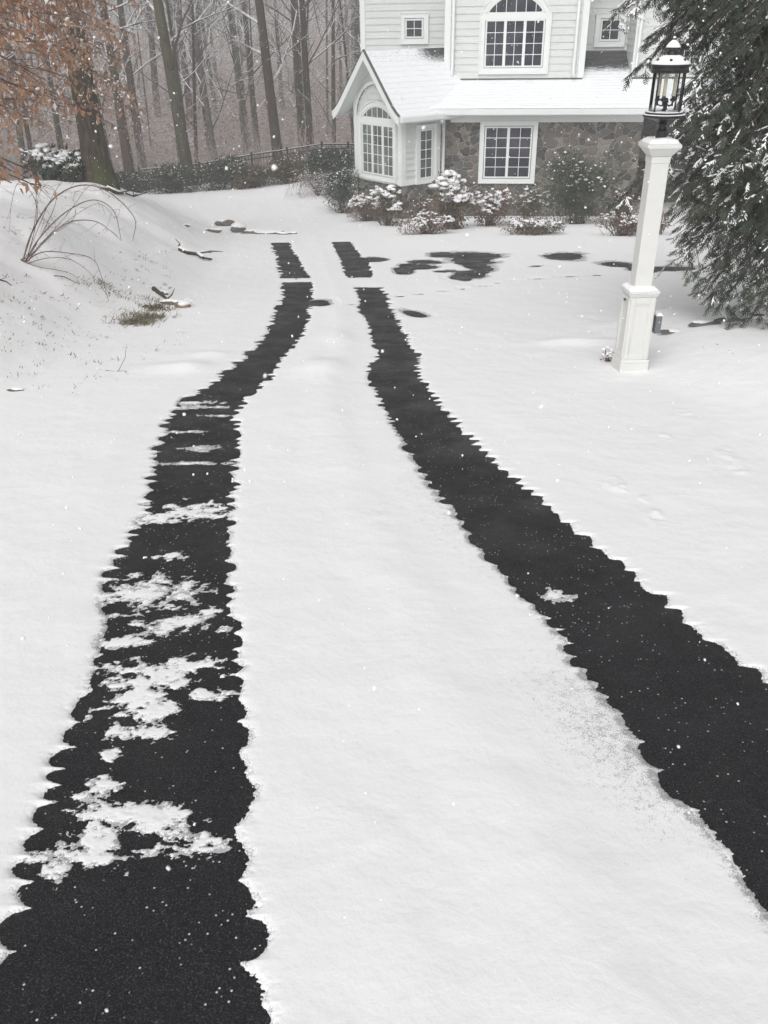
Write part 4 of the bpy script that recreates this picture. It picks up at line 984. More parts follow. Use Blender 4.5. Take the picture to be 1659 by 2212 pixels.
# ------------------------------------------------------------------ hemlock
def hemlock():
    rng = np.random.RandomState(44); tx, ty = 5.35, 9.3; tz = float(H(tx, ty)); root = empty('hemlock_tree', (tx, ty, tz), 'dark green hemlock with snow-dusted drooping boughs filling the right edge behind the lamp post', 'tree')
    mb = MB(); mb.tube([(tx, ty, tz-.3), (tx, ty, tz+2), (tx+.05, ty, tz+5), (tx, ty, tz+10.5)], [.24, .19, .13, .02], 12, cap=False); mb.build('trunk', M['bark'], root, smooth=True)
    B = []   # (start, ctrl, tip, snow)
    spec = [(1335, 25, 8.0, .9), (1400, 10, 8.2, .7), (1420, 75, 8.0, .5), (1375, 150, 8.6, .5), (1480, 105, 7.9, .4), (1470, 230, 7.8, .8), (1440, 330, 7.8, .85), (1475, 270, 7.6, .95), (1520, 340, 7.5, .95),
            (1335, 432, 8.2, 1.0), (1470, 410, 7.8, .9), (1480, 510, 7.8, .3), (1500, 470, 7.6, .3), (1475, 562, 7.5, .35), (1530, 625, 7.3, .2), (1560, 655, 7.2, .2), (1620, 690, 7.1, .2), (1550, 440, 7.3, .9), (1560, 380, 7.2, .95), (1600, 350, 7.1, .95), (1640, 330, 7.0, .9),
            (1500, 180, 7.7, .3), (1540, 60, 7.6, .2), (1560, 140, 7.5, .3), (1580, 220, 7.4, .3), (1620, 90, 7.2, .15), (1600, 280, 7.3, .6), (1640, 180, 7.2, .2), (1560, 500, 7.3, .25), (1610, 460, 7.1, .7), (1600, 540, 7.2, .2), (1640, 580, 7.1, .15), (1650, 500, 7.0, .3), (1510, 540, 7.5, .2), (1545, 590, 7.3, .2),
            (1640, 30, 7.1, .2), (1500, -10, 7.8, .7), (1580, -10, 7.4, .4), (1440, -25, 8.0, .7), (1650, 640, 6.9, .2), (1655, 410, 6.9, .6), (1530, 280, 7.4, .8), (1500, 400, 7.6, .8), (1450, 130, 8.2, .3), (1540, 400, 7.4, .7), (1520, 240, 7.5, .5), (1480, 445, 7.7, .5), (1575, 330, 7.2, .8)]
    for (px, py, Yd, sn) in spec:
        B.append((at(px, py, Yd), sn*.72))
    for k in range(34):
        px = rng.uniform(1440, 1680); py = rng.uniform(-140, 120); B.append((at(px, py, rng.uniform(7.6, 9.4)), rng.uniform(.1, .4)))
    for k in range(95):
        px = rng.uniform(1560, 2100); py = rng.uniform(-250, 600); Yd = rng.uniform(7.2, 10.6); p = at(px, py, Yd)
        if p[2] > tz+.35 and (py < 440 or px > 1690): B.append((p, rng.uniform(0, .5)))
    for k in range(60):
        a = rng.uniform(0, 2*pi); zz = tz+rng.uniform(.6, 9.5); r = 3.0*(1-(zz-tz)/11)*rng.uniform(.7, 1); p = np.array([tx+r*cos(a), ty+r*sin(a), zz])
        if p[0] < tx-1.2 and p[1] < ty+.5: continue
        pc = p-EYE; qx = 829.5+F_D*np.dot(pc, RT)/np.dot(pc, FW); qy = 1106-F_D*np.dot(pc, UP)/np.dot(pc, FW)
        if qx < 1690 and qy > 430: continue
        B.append((p, rng.uniform(.1, .7)))
    br = MB(); fp = []; fd = []; fn = []; fs_ = []; fsn = []
    for (tip, sn) in B:
        r = np.hypot(tip[0]-tx, tip[1]-ty); st = np.array([tx, ty, min(tip[2]+.42*r, tz+10)]); m_ = st*.45+tip*.55; m_[2] = tip[2]+.36*r
        cv = lambda t: st*(1-t)**2+2*m_*t*(1-t)+tip*t*t
        pp = [cv(t) for t in np.linspace(0, 1, 8)]
        br.tube(pp, [.024*(1-.9*i/7)+.002 for i in range(8)], 4, cap=False)
        ln = np.linalg.norm(tip-st); nb = int(ln*9.5)
        for k in range(nb):
            t = .22+.78*(k+rng.rand())/nb; q = cv(t); tg = nrm(cv(min(t+.03, 1))-cv(t-.03)); side = np.cross(tg, [0, 0, 1]); side = nrm(side)*(1 if k % 2 else -1)
            l2 = (.62*(1-t)**.6+.14)*rng.uniform(.7, 1.15); d = nrm(tg*.75+side*.8+np.array([0, 0, -.10])); e = q+d*l2+np.array([0, 0, -.22*l2]); mq = (q+e)/2+np.array([0, 0, .05*l2])
            br.tube([q, mq, e], [.005, .0035, .0015], 3, cap=False)
            nf = max(2, int(l2*20))
            for j in range(nf):
                u = .1+.9*(j+rng.rand())/nf; c = q*(1-u)**2+2*mq*u*(1-u)+e*u*u; td = nrm(e-q); s2 = nrm(np.cross(td, [0, 0, 1]))*(1 if j % 2 else -1)
                dd = nrm(td*.8+s2*rng.uniform(.4, .9)+np.array([0, 0, rng.uniform(-.7, .1)])+rng.normal(size=3)*.28)
                fp.append(c); fd.append(dd); fs_.append(rng.uniform(.75, 1.2)); fsn.append(sn)
        for j in range(4): fp.append(cv(1-.03*j)); fd.append(nrm(tip-m_+rng.normal(size=3)*.15)); fs_.append(1.); fsn.append(sn)
    br.build('branches', M['twig'], root, smooth=True)
    fp = np.array(fp); fd = nrm(np.array(fd)); fs_ = np.array(fs_); fsn = np.array(fsn); n = len(fp)
    upv = nrm(np.array([0, 0, 1.])+rng.normal(size=(n, 3))*.25); S = nrm(np.cross(fd, upv)); Upv = np.cross(S, fd)
    # frond: 1 rachis and 12 twiglets
    Ps = []; Ds = []; Ls = []; Ws = []; Tn = []; Is = []
    base_t = vn(fp[:, 0]*3, fp[:, 2]*3+fp[:, 1]*2, 7)*.5+rng.rand(n)*.25
    FL = .135
    Ps.append(fp); Ds.append(fd); Ls.append(FL*fs_); Ws.append(np.full(n, .016)); Tn.append(base_t); Is.append(np.arange(n))
    for k in range(12):
        t = .08+.075*k; sg = 1 if k % 2 else -1
        Ps.append(fp+fd*(FL*t)*fs_[:, None]); dk = fd*.72+S*sg*.75+Upv*rng.uniform(-.3, .02, (n, 1)); Ds.append(dk)
        Ls.append(FL*(.50-.33*t)*fs_*rng.uniform(.8, 1.2, n)); Ws.append(rng.uniform(.007, .013, n)); Tn.append(np.clip(base_t+.15+rng.rand(n)*.2, 0, 1)); Is.append(np.arange(n))
    P = np.concatenate(Ps); D = np.concatenate(Ds); Ln = np.concatenate(Ls); W = np.concatenate(Ws); Tn = np.concatenate(Tn); I = np.concatenate(Is)
    V, F_ = diamonds(P, D, Upv[I], Ln, W, .0)
    mesh_np('needles', V, F_, M['hemleaf'], root, False, {'tone': np.repeat(Tn, 4)})
    # snow on the fronds
    clump = vn(fp[:, 0]*2.6, fp[:, 2]*2.6+fp[:, 1]*1.5, 17)
    # fronds with others above them are sheltered
    key = np.round(fp[:, :2]/.22).astype(int); top = {}
    for i in range(n):
        k_ = (key[i, 0], key[i, 1]); top.setdefault(k_, []).append(fp[i, 2])
    shel = np.array([sum(1 for z in top[(key[i, 0], key[i, 1])] if z > fp[i, 2]+.10) for i in range(n)])
    pr = np.maximum(fsn*np.clip(1.25-shel*.03, .25, 1)*(clump > .2), (.14+.12*fsn)*(clump > .35))
    hit = rng.rand(n) < pr
    sel = hit[I] & (rng.rand(len(I)) < np.clip(fsn[I]*.9, .38, .8))
    V, F_ = diamonds(P[sel]+np.array([0, 0, .004])+Upv[I[sel]]*.004, D[sel], Upv[I[sel]], Ln[sel]*rng.uniform(.45, .9, sel.sum()), W[sel]*rng.uniform(.7, 1.25, sel.sum()), .30)
    V2 = V.reshape(-1, 4, 3).copy(); V2[:, 1, 2] -= .006; V2[:, 3, 2] -= .006
    # thickness: ridge down the middle makes each strip a small roof of snow
    a, b, c, d = V2[:, 0], V2[:, 1], V2[:, 2], V2[:, 3]; m1 = (a*.65+c*.35)+np.array([0, 0, .009])
    VV = np.stack([a, b, c, d, m1], 1).reshape(-1, 3); k = np.arange(len(a))*5
    FF = np.concatenate([np.stack([k, k+1, k+4], 1), np.stack([k+1, k+2, k+4], 1), np.stack([k+2, k+3, k+4], 1), np.stack([k+3, k, k+4], 1)])
    mesh_np('snow_cap', VV, FF, M['snowcap'], root, True)
    lm = hit & (rng.rand(n) < .40*np.clip(fsn, .2, 1))
    V, F_ = lumps(fp[lm]+fd[lm]*.08+np.array([0, 0, .008]), rng.uniform(.007, .016, lm.sum()), .55); tag(mesh_np('snow_cap', V, F_, M['snowcap'], root, True), kind='stuff')
    rebase(root); print('HEMLOCK fronds', n)
hemlock()

# ------------------------------------------------------------------ shrubs
def shrub(label, c, rx, ry, hgt, nleaf, lsz, mat, name='shrub', snow=.25, snowr=.05, twigs=30, stem=True, droop=0.0, lobes=7, seed=1, cat='shrub', lasp=.4, sflat=.6, shell=.55):
    rng = np.random.RandomState(seed); c = np.array(c, float); root = empty(name, c, label, cat)
    L_ = []
    for k in range(lobes):
        a = rng.uniform(0, 2*pi); r = rng.uniform(.15, .75); L_.append((c[0]+rx*r*cos(a), c[1]+ry*r*sin(a), c[2]+hgt*rng.uniform(.35, .8), rng.uniform(.35, .6)))
    L_ = np.array(L_)
    tb = MB()
    for k in range(twigs):
        l = L_[rng.randint(len(L_))]; e = l[:3]+rand_dirs(1)[0]*np.array([rx, ry, hgt])*.45; e[2] = max(e[2], c[2]+.1); s0 = c+np.array([rng.normal()*.06*rx*2, rng.normal()*.04, -.05]); m_ = (s0+e)/2+rng.normal(size=3)*.06
        tb.tube([s0, m_, e], [.010, .006, .002], 4, cap=False)
    tb.build('stems', M['twig'], root, smooth=True)
    idx = rng.randint(0, len(L_), nleaf); d = rand_dirs(nleaf); rr = rng.uniform(shell, 1.05, nleaf)[:, None]*L_[idx, 3][:, None]
    P = L_[idx, :3]+d*rr*np.array([rx, ry, hgt*.8]); P[:, 2] = np.maximum(P[:, 2], c[2]+.03)
    D = d*.8+rand_dirs(nleaf)*.7+np.array([0, 0, -droop]); ln = rng.uniform(.7, 1.25, nleaf)*lsz
    V, F_ = diamonds(P, D, rand_dirs(nleaf, 1.0), ln, ln*lasp, .15)
    mesh_np('foliage', V, F_, M[mat], root, False, {'tone': np.repeat(np.clip(.15+.5*vn(P[:, 0]*6, P[:, 2]*6, seed)+rng.rand(nleaf)*.35, 0, 1), 4)})
    if snow > 0:
        top = (d[:, 2] > .25) & (rng.rand(nleaf) < snow); pk_ = vn(P[:, 0]*5, P[:, 1]*5+P[:, 2]*3, seed+2) > .3; top &= pk_
        if top.any():
            V, F_ = lumps(P[top]+np.array([0, 0, snowr*.3]), rng.uniform(.5, 1.15, top.sum())*snowr, sflat); tag(mesh_np('snow_cap', V, F_, M['snowcap'], root, True), kind='stuff')
    rebase(root); return root
def spx(px, py, dy=0):      # ground point by the place where the plant meets the snow
    g = ground_at(px, py); return (g[0], g[1]+dy, float(H(g[0], g[1]+dy)))
def sh(label, px0, px1, ytop, ybot, dy, nleaf, lsz, mat, **k):
    m = (px0+px1)/2; g = ground_at(m, ybot); dist = np.dot(np.array([g[0], g[1], g[2]])-EYE, FW); rx = (px1-px0)/2/F_D*dist; hg = (ybot-ytop)/F_D*dist/.97
    ry = k.pop('ry', rx*.8)
    return shrub(label, (g[0], g[1]+ry*.6+dy, float(H(g[0], g[1]+ry*.6+dy))), rx*1.12, ry*.9, hg*1.02, nleaf, lsz, mat, **k)
sh('dense dark evergreen at the left corner of the stone base', 692, 792, 376, 468, 0, 7000, .065, 'green', snow=.08, snowr=.022, seed=2, lasp=.3, lobes=9, ry=.7)
sh('russet shrub with snow clumps below the bay', 752, 835, 425, 482, 0, 2600, .05, 'redtwig', snow=.16, snowr=.04, seed=3, twigs=70, ry=.5)
sh('snow-flecked green shrub on the right below the bay, beside the russet one', 805, 868, 424, 492, .1, 1500, .07, 'olive', snow=.14, snowr=.055, seed=4, twigs=40, ry=.45)
sh('tall rhododendron heaped with snow in front of the downspout', 940, 1034, 392, 500, 0, 1900, .11, 'olive', snow=.30, snowr=.075, seed=5, twigs=40, droop=.3, ry=.5, lasp=.35)
sh('rounded shrub with many snow clumps right of the tall rhododendron', 1020, 1106, 428, 492, .1, 2200, .07, 'redtwig', snow=.22, snowr=.055, seed=6, twigs=60, ry=.5)
sh('low spreading shrub at the foot of the downspout', 868, 975, 470, 510, 0, 2300, .05, 'redtwig', snow=.26, snowr=.032, seed=7, twigs=60, ry=.45)
sh('low wide snow-dusted shrub beneath the stone-wall window', 1082, 1212, 478, 511, 0, 2800, .05, 'olive', snow=.30, snowr=.034, seed=8, twigs=60, ry=.5)
sh('low clipped shrub directly left of the lamp post', 1292, 1395, 470, 514, 0, 2600, .05, 'redtwig', snow=.24, snowr=.032, seed=9, twigs=60, ry=.5)
sh('low shrub showing just right of the lamp post', 1405, 1450, 468, 510, 0, 1000, .05, 'redtwig', snow=.2, snowr=.032, seed=10, twigs=20, ry=.4)
sh('thin leafy shrub against the stone between the windows and the dark evergreen', 1098, 1190, 415, 486, .4, 1500, .06, 'olive', snow=.12, snowr=.04, seed=11, twigs=30, ry=.3)
sh('tall loose dark green evergreen against the stone wall', 1178, 1335, 350, 490, .2, 10000, .075, 'green', snow=.02, snowr=.035, seed=12, twigs=60, ry=.6, lobes=14, lasp=.25)
sh('sparse twiggy shrub against the stone, left of the lamp post', 1325, 1392, 425, 488, .3, 900, .05, 'redtwig', snow=.08, snowr=.03, seed=14, twigs=60, ry=.3)
sh('low russet plant between the bay and the tall rhododendron', 880, 945, 440, 486, .35, 900, .05, 'redtwig', snow=.12, snowr=.03, seed=15, twigs=50, ry=.3)
sh('russet bush glimpsed through the hemlock near the porch', 1530, 1610, 430, 490, 1.5, 1500, .06, 'redtwig', snow=.12, snowr=.04, seed=13, twigs=30, ry=.5)
# snow-capped dark rhododendron at the left trunk
g1 = at(138, 398, 17.2)
shrub('dark rounded shrub capped with snow, left of the thick trunk', (g1[0]-.05, g1[1]+.45, float(H(g1[0], g1[1]+.45))-.05), .62, .42, .66, 1500, .14, 'green', snow=.42, snowr=.075, seed=20, twigs=30, droop=.6, lobes=9, lasp=.4, sflat=.5)
g1 = at(182, 402, 17.0); g1[2] = H(g1[0], g1[1])
shrub('smaller dark shrub tucked against the thick trunk', (g1[0]-.2, g1[1]+.2, g1[2]-.03), .32, .25, .38, 500, .12, 'green', snow=.35, snowr=.05, seed=21, twigs=20, droop=.5, lobes=5)
# weeping twiggy bush left of the dark evergreen
def weeper(name, label, c, n, ln, hgt, mat, spread=1.0, snowy=True, seed=3, dirx=0.0, r=.006, cat='shrub'):
    rng = np.random.RandomState(seed); c = np.array(c, float); root = empty(name, c, label, cat); mb = MB(); sp = []
    for k in range(n):
        a = rng.uniform(0, 2*pi); rr = ln*rng.uniform(.5, 1)*spread; top = hgt*rng.uniform(.6, 1); d = np.array([cos(a)+dirx, sin(a)*.7, 0])
        pts = []
        for t in np.linspace(0, 1, 9):
            z = top*math.sin(min(1, t*1.15)*pi*.62)/math.sin(pi*.5) if t < .55 else top*(1-((t-.55)/.45)**2*.8)
            pts.append(c+d*rr*t+np.array([0, 0, z]))
        mb.tube(pts, [r*(1-.8*i/8)+.001 for i in range(9)], 3, cap=False)
        for q in pts[3:]:
            if rng.rand() < .9:
                for _ in range(2):
                    e = q+rng.normal(size=3)*.12+np.array([0, 0, -.12]); mb.tube([q, e], [.003, .001], 3, cap=False); sp.append((q+e)/2)
    mb.build('stems', M[mat], root, smooth=True)
    if snowy:
        P = np.array(sp)+rng.normal(size=(len(sp), 3))*.02; V, F_ = lumps(P, rng.uniform(.008, .02, len(P)), .6); tag(mesh_np('snow_cap', V, F_, M['snowcap'], root, True), kind='stuff')
    rebase(root)
weeper('weeping_shrub', 'bare weeping shrub frosted with snow, left of the dark evergreen by the house', spx(688, 425), 60, .95, .8, 'cane', seed=4, dirx=-.2)
# ivy hedge along the fence: clumps
hd = 0
for (x0, x1, yt, yb, Yd) in ((238, 330, 358, 392, 31.5), (315, 430, 354, 398, 30.6), (420, 520, 352, 390, 30.6), (505, 600, 345, 387, 30.4), (590, 680, 345, 385, 30.2), (660, 762, 338, 382, 29.6)):
    m = (x0+x1)/2; p = at(m, yb, Yd); rx = (x1-x0)/2/F_D*Yd*.97; gz = float(H(p[0], Yd))
    lab = ['low dark ivy clump at the far left end of the hedge', 'dark green ivy mound at the foot of the mossy trunk', 'ivy mound between the mossy trunk and the first fence post', 'mixed green and brown hedge clump below the fence post', 'brownish hedge clump below the dark reddish trunk', 'grey-green hedge clump nearest the house corner'][hd]
    shrub(lab, (p[0], Yd, gz), rx*1.35, .5, .62+.18*((hd*7) % 3), 5200, .08, ['green', 'green', 'green', 'olive', 'olive', 'green'][hd], 'hedge_shrub', snow=.10, snowr=.025, seed=60+hd, twigs=30, lobes=12, lasp=.5)['group'] = 'shrubs along the metal fence'
    hd += 1

# ------------------------------------------------------------------ fence
fence = empty('metal_fence', at(695, 360, 31.0), 'black metal picket fence climbing from the hedge to the house', 'fence')
nodes = [(300, 366, 33.2), (430, 353, 32.4), (543, 333, 31.8), (620, 322, 31.4), (695, 310, 31.0), (752, 310, 31.2), (800, 311, 31.4)]
tops = [at(*n_) for n_ in nodes]
for i in range(len(tops)):
    p = tops[i]; mb = MB(); mb.box((p[0], p[1], p[2]-1.3), .075 if i >= 4 else .06, .075 if i >= 4 else .06, 1.33); mb.lathe((p[0], p[1], p[2]+.03), [(.05, 0), (.05, .01), (.02, .03)], 8); mb.build('post', M['ironwork'], fence)
for i in range(len(tops)-1):
    a, b = tops[i], tops[i+1]; mb = MB(); mb.tube([a+[0, 0, -.02], b+[0, 0, -.02]], [.020]*2, 4); mb.tube([a+[0, 0, -.16], b+[0, 0, -.16]], [.018]*2, 4); mb.tube([a+[0, 0, -1.1], b+[0, 0, -1.1]], [.018]*2, 4)
    n_ = int(np.linalg.norm(b-a)/.11)
    for k in range(1, n_): q = a+(b-a)*k/n_; mb.tube([q+[0, 0, -1.2], q+[0, 0, -.02]], [.0085]*2, 4)
    pn = mb.build('picket_panel', M['ironwork'], fence)
    mb = MB(); mb.tube([a+[0, 0, .004], b+[0, 0, .004]], [.007]*2, 5); mb.build('snow_cap', M['snowcap'], pn)
rebase(fence)

# ------------------------------------------------------------------ arching cane shrub on the bank
def canes():
    rt = ground_at(75, 842/1.0*0+570); root = empty('arching_shrub', rt, 'bare shrub of long arching red-brown canes on the snowy bank', 'shrub')
    rt = ground_at(50, 568); root.location = rt
    Y0 = rt[1]; paths = [
        ([(50, 568), (70, 500), (115, 430), (175, 400), (235, 415), (290, 470), (287, 520)], .009),
        ([(52, 568), (85, 515), (140, 460), (200, 432), (245, 455), (262, 518)], .008),
        ([(54, 568), (95, 520), (150, 480), (205, 478), (240, 500), (262, 520)], .007),
        ([(56, 569), (90, 545), (150, 547), (200, 560), (220, 600), (245, 690)], .006),
        ([(56, 569), (100, 558), (150, 560), (195, 590), (233, 640)], .005),
        ([(55, 568), (80, 470), (70, 420), (40, 395), (25, 440), (20, 500)], .0045),
        ([(56, 568), (75, 480), (78, 420), (80, 370), (90, 345)], .0045),
        ([(57, 568), (110, 430), (155, 372), (175, 395)], .0035), ([(57, 568), (120, 440), (100, 400), (80, 440), (105, 490)], .0035), ([(60, 567), (140, 470), (195, 400), (230, 420), (270, 440)], .003),
        ([(70, 560), (110, 510), (160, 470), (160, 420), (190, 405)], .003), ([(110, 540), (150, 590), (172, 615)], .0035), ([(60, 566), (130, 490), (210, 440), (250, 470), (262, 440)], .003)]
    mb = MB(); tw = []
    for k, (pp, r) in enumerate(paths):
        P = [at(x, y, Y0-.05*((k*7) % 5-2)*j*.5) for j, (x, y) in enumerate(pp)]; P[0] = rt+np.array([(k % 3-1)*.02, 0, -.02])
        # Catmull-Rom smoothing
        Q = []; E = [2*P[0]-P[1]]+P+[2*P[-1]-P[-2]]
        for i in range(1, len(E)-2):
            for t in np.linspace(0, 1, 6, endpoint=False):
                Q.append(.5*((2*E[i])+(-E[i-1]+E[i+1])*t+(2*E[i-1]-5*E[i]+4*E[i+1]-E[i+2])*t*t+(-E[i-1]+3*E[i]-3*E[i+1]+E[i+2])*t**3))
        Q.append(P[-1])
        Q = [np.array([q[0], q[1], max(q[2], float(H(q[0], q[1]))+.02)]) for q in Q]
        mb.tube(Q, [r*(1-.65*i/len(Q)) for i in range(len(Q))], 5, cap=False)
        for q in Q[4::3]:
            if RS.rand() < .75:
                e = q+np.array([RS.normal()*.10, RS.normal()*.08, RS.normal()*.09]); mb.tube([q, (q+e)/2+RS.normal(size=3)*.01, e], [.0022, .0017, .001], 3, cap=False); tw.append(e)
    mb.build('stems', M['cane'], root, smooth=True)
    tw = np.array(tw); n = 60; P = tw[RS.randint(0, len(tw), n)]+RS.normal(size=(n, 3))*.02; V, F_ = diamonds(P, rand_dirs(n, -.5), rand_dirs(n), RS.uniform(.015, .035, n), .014); mesh_np('leaves', V, F_, M['brushleaf'], root, False, {'tone': np.repeat(RS.rand(n)*.5, 4)})
    rebase(root)
canes()

# ------------------------------------------------------------------ stones, fallen branches, tufts
def rockmesh(c, r, seed, sx=1.3, sy=1, sz=.6):
    V, F_ = lumps(np.array([c], float), r, 1); rng = np.random.RandomState(seed); V = (V-np.array(c))*np.array([sx, sy, sz])*(1+rng.uniform(-.12, .12, (len(V), 1)))+np.array(c); return V, F_
def rock(px, py, r, label, seed, mat='rock', snow=True, sx=1.3, sz=.6, name='stone', sink=.25, group=None):
    g = ground_at(px, py); root = empty(name, g, label, 'stone', group); c = (g[0], g[1], g[2]+r*sz*(1-sink))
    V, F_ = rockmesh(c, r, seed, sx, 1, sz); o = mesh_np('rock_body', V, F_, M[mat], root, False)
    sub = o.modifiers.new('s', 'SUBSURF'); sub.levels = 1; sub.render_levels = 1
    if snow:
        V, F_ = rockmesh((c[0], c[1]+.15*r, c[2]+r*sz*.42), r*.92, seed+1, sx*1.0, 1, sz*.75); o = tag(mesh_np('snow_cap', V, F_, M['snowcap'], root, True), kind='stuff'); sub = o.modifiers.new('s', 'SUBSURF'); sub.levels = 1; sub.render_levels = 1
    rebase(root); return root
for i, (px, py, r, lb, mt, sn, sx, sz) in enumerate([
    (404, 491, .07, 'small brown stone, leftmost of those at the end of the drive', 'rock', True, 1.3, .6),
    (460, 503, .12, 'flat dark stone left of the snowy stone pile', 'rock', True, 1.7, .5),
    (487, 490, .16, 'brown stone on top of the pile at the drive end', 'rock', True, 1.2, .7),
    (517, 503, .22, 'snow-covered stone in the middle of the drive-end pile', 'rockgrey', True, 1.3, .6),
    (548, 506, .15, 'flat stone just right of the snow-covered one', 'rock', True, 2.0, .45),
    (580, 507, .15, 'long flat stone near the right end of the row', 'rock', True, 2.2, .4),
    (612, 508, .10, 'second last stone in the row at the drive end', 'rock', True, 1.8, .5),
    (632, 507, .09, 'last small stone at the right end of the row', 'rock', True, 1.4, .5),
    (398, 668, .085, 'tan stone lying at the foot of the bank', 'rocktan', True, 1.3, .7),
    (375, 662, .10, 'snow-topped dark stone just left of the tan one', 'rock', True, 1.6, .5),
    (350, 640, .08, 'dark pointed stone higher on the bank above the tan one', 'rock', True, 1.5, .5),
    (405, 655, .07, 'dark stone right behind the tan one', 'rock', True, 1.8, .4),
    (35, 850, .045, 'small dark stone at the left edge near the drive', 'rock', True, 1.5, .6),
    (73, 428+500, .0, '', 'rock', False, 1, 1),
    (1452, 721, .075, 'flat dark stone with a snow cover right of the lamp post base', 'rockgrey', True, 1.5, .32),
    (1520, 705, .07, 'snow-covered edging stone under the hemlock, left one', 'rockgrey', True, 1.9, .4),
    (1575, 699, .07, 'snow-covered edging stone under the hemlock, middle one', 'rockgrey', True, 1.8, .5),
    (1635, 692, .08, 'snow-covered edging stone at the right picture edge', 'rockgrey', True, 1.9, .45)]):
    if r > 0: rock(px, py, r, lb, 100+i*3, mt, sn, sx, sz)
def fallen(px_pts, r, label, name='fallen_branch', snow=True, twn=6, seed=1):
    rng = np.random.RandomState(seed); P = [ground_at(x, y) + np.array([0, 0, r*1.2+.015]) for x, y in px_pts]; root = empty(name, P[0], label, 'branch'); mb = MB()
    mb.tube(P, [r*(1-.6*i/(len(P)-1)) for i in range(len(P))], 6)
    for k in range(twn):
        q = P[rng.randint(len(P))]; e = q+np.array([rng.normal()*.22, rng.normal()*.15, abs(rng.normal())*.08]); mb.tube([q, (q+e)/2+rng.normal(size=3)*.02, e], [r*.4, r*.3, r*.12], 4)
    mb.build('wood', M['bark'], root, smooth=True)
    if snow: mb = MB(); mb.tube([p+np.array([0, .01, r*.85]) for p in P[:-1]], [r*.75]*(len(P)-1), 5); mb.build('snow_cap', M['snowcap'], root, smooth=True)
    rebase(root)
fallen([(388, 546), (405, 553), (425, 556), (440, 565), (458, 567)], .035, 'dark fallen branch on the snow left of the drive', twn=7, seed=2)
fallen([(232, 414), (255, 424), (272, 424), (290, 431)], .035, 'fallen branch at the foot of the thick left trunk', twn=10, seed=3)
fallen([(333, 632), (350, 645), (362, 655)], .03, 'short dark stick among the stones on the bank', snow=False, twn=1, seed=4)
fallen([(118, 600), (140, 602), (172, 618)], .006, 'thin bent stick below the arching shrub', snow=False, twn=1, seed=5)
fallen([(230, 806), (255, 810), (270, 812)], .006, 'thin twig lying on the snow beside the drive', snow=False, twn=2, seed=6)
fallen([(0, 610), (14, 613), (26, 622)], .008, 'short stick at the left edge of the bank', snow=False, twn=1, seed=7)
def tufts(name, label, spots_, cat='grass'):
    P = []; D = []; Ln = []
    for (px, py, n, rad, ln) in spots_:
        g = ground_at(px, py)
        for k in range(n):
            q = g+np.array([RS.normal()*rad, RS.normal()*rad*.8, 0]); q[2] = float(H(q[0], q[1])); P.append(q); D.append(nrm(np.array([RS.normal()*.6+.35, RS.normal()*.5-.3, .55]))); Ln.append(ln*RS.uniform(.5, 1.2))
    V, F_ = diamonds(np.array(P), np.array(D), rand_dirs(len(P)), np.array(Ln), .008); o = mesh_np(name, V, F_, M['grass'], None, False, {'tone': np.repeat(RS.rand(len(P)), 4)}); tag(o, label, cat, kind='stuff')
sp_ = [(285, 700, 260, .13, .11), (315, 690, 300, .13, .12), (340, 672, 240, .10, .12), (330, 655, 120, .10, .10), (235, 625, 90, .10, .09), (250, 640, 60, .08, .09)]
for k in range(240):
    px = RS.uniform(0, 400); py = RS.uniform(600, 860) - max(0, (px-150))*.35
    sp_.append((px, py, int(RS.uniform(3, 16)), RS.uniform(.02, .06), RS.uniform(.03, .065)))
for k in range(60):
    sp_.append((RS.uniform(1420, 1659), RS.uniform(735, 800), 4, .05, .03))
tufts('dry_grass', 'dry grass tufts poking through the thin snow of the bank', sp_)
# small dry plant at the post's foot
g = ground_at(1318, 785); root = empty('dry_plant', g, 'small dry dark plant against the foot of the lamp post', 'plant'); n = 140
P = g+RS.normal(size=(n, 3))*np.array([.035, .03, .0])+np.array([0, 0, .0]); P[:, 2] += RS.rand(n)*.09
V, F_ = diamonds(P, rand_dirs(n, .3), rand_dirs(n), RS.uniform(.015, .04, n), .012); mesh_np('leaves', V, F_, M['redtwig'], root, False, {'tone': np.repeat(RS.rand(n)*.7, 4)})
V, F_ = lumps(P[:12]+np.array([0, 0, .06]), .018, .6); tag(mesh_np('snow_cap', V, F_, M['snowcap'], root, True), kind='stuff'); rebase(root)

# ------------------------------------------------------------------ falling snow
n = 19000
zc = (RS.rand(n)**(1/2.2))*16+.40; u = RS.uniform(-.62, .62, n); v = RS.uniform(-.75, .75, n)
P = EYE+FW*zc[:, None]+RT*(u*zc)[:, None]+UP*(v*zc)[:, None]
ok = (P[:, 2] > H(P[:, 0], P[:, 1])+.05) & (P[:, 2] < 7) & ~((P[:, 1] > 22.5) & (P[:, 0] > -3))
P = P[ok]; n = len(P)
O, T_ = lumps(np.zeros((1, 3)), 1.0, 1.0)
R_ = RS.normal(size=(n, 3, 3)); Q_, _ = np.linalg.qr(R_); r = RS.gamma(3, .0009, n)+.0009; r = np.minimum(r, .0012+.0011*zc[ok]); sc = np.stack([r*RS.uniform(.8, 1.3, n), r*.9, r*.7], 1)
V = (O[None]*sc[:, None, :])@Q_ + P[:, None, :]; F_ = T_[None]+(np.arange(n)*len(O))[:, None, None]
o = mesh_np('falling_snow', V.reshape(-1, 3), F_.reshape(-1, 3), M['flake'], None, False); tag(o, 'white snow flakes falling through the air', 'snowfall', kind='stuff')

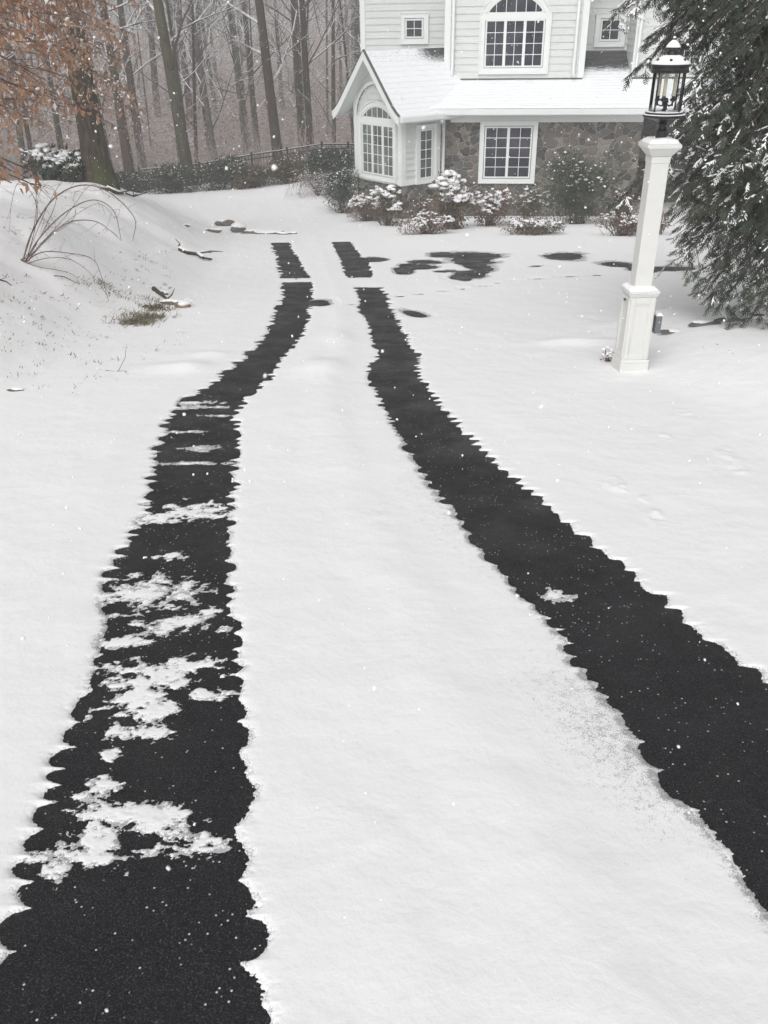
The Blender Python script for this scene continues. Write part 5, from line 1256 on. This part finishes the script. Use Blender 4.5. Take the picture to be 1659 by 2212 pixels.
# ------------------------------------------------------------------ haze
HAZE = .0038
mb = MB(); mb.box((0, 90, -8), 520, 290, 40); m = bpy.data.materials.new('snowy_air'); m.use_nodes = True; nt = m.node_tree
nt.nodes.remove(nt.nodes['Principled BSDF']); pv = nt.nodes.new('ShaderNodeVolumePrincipled'); pv.inputs['Color'].default_value = (.975, .975, .975, 1); pv.inputs['Density'].default_value = HAZE; pv.inputs['Anisotropy'].default_value = .0
nt.links.new(pv.outputs[0], nt.nodes['Material Output'].inputs['Volume']); hz = mb.build('haze', m); tag(hz, 'pale snowy haze in the air', 'haze', kind='stuff')

# ------------------------------------------------------------------ light
w = bpy.data.worlds.new('World'); SC.world = w; w.use_nodes = True; nt = w.node_tree; bg = nt.nodes['Background']
sky = nt.nodes.new('ShaderNodeTexSky'); sky.sky_type = 'NISHITA'; sky.sun_disc = False; sky.sun_elevation = radians(42); sky.sun_rotation = radians(200); sky.air_density = 1.0; sky.dust_density = 6; sky.ozone_density = 1
hs = nt.nodes.new('ShaderNodeHueSaturation'); hs.inputs['Saturation'].default_value = .04
nt.links.new(sky.outputs[0], hs.inputs['Color']); nt.links.new(hs.outputs[0], bg.inputs['Color']); bg.inputs['Strength'].default_value = .15
sl = bpy.data.lights.new('sun', 'SUN'); sl.energy = .5; sl.angle = radians(70); sl.color = (1, .985, .96); so = bpy.data.objects.new('sun', sl); COL.objects.link(so)
so.rotation_euler = (radians(48), 0, radians(160-180+0))
# ------------------------------------------------------------------ camera
cd = bpy.data.cameras.new('camera'); cam = bpy.data.objects.new('camera', cd); COL.objects.link(cam); SC.camera = cam
from mathutils import Matrix
cam.matrix_world = Matrix(((RT[0], UP[0], -FW[0], EYE[0]), (RT[1], UP[1], -FW[1], EYE[1]), (RT[2], UP[2], -FW[2], EYE[2]), (0, 0, 0, 1)))
cd.sensor_fit = 'VERTICAL'; cd.sensor_height = 36; cd.lens = 36*F_D/2212; cd.clip_start = .05; cd.clip_end = 1000
cd.dof.use_dof = True; cd.dof.focus_distance = 8; cd.dof.aperture_fstop = cd.lens/2.0
SC.view_settings.view_transform = 'Standard'; SC.view_settings.look = 'None'; SC.view_settings.gamma = 1; SC.view_settings.exposure = 0.03
SC.cycles.volume_bounces = 4; SC.cycles.max_bounces = 8; SC.cycles.transparent_max_bounces = 12; SC.cycles.use_denoising = True
SC.cycles.volume_max_steps = 64
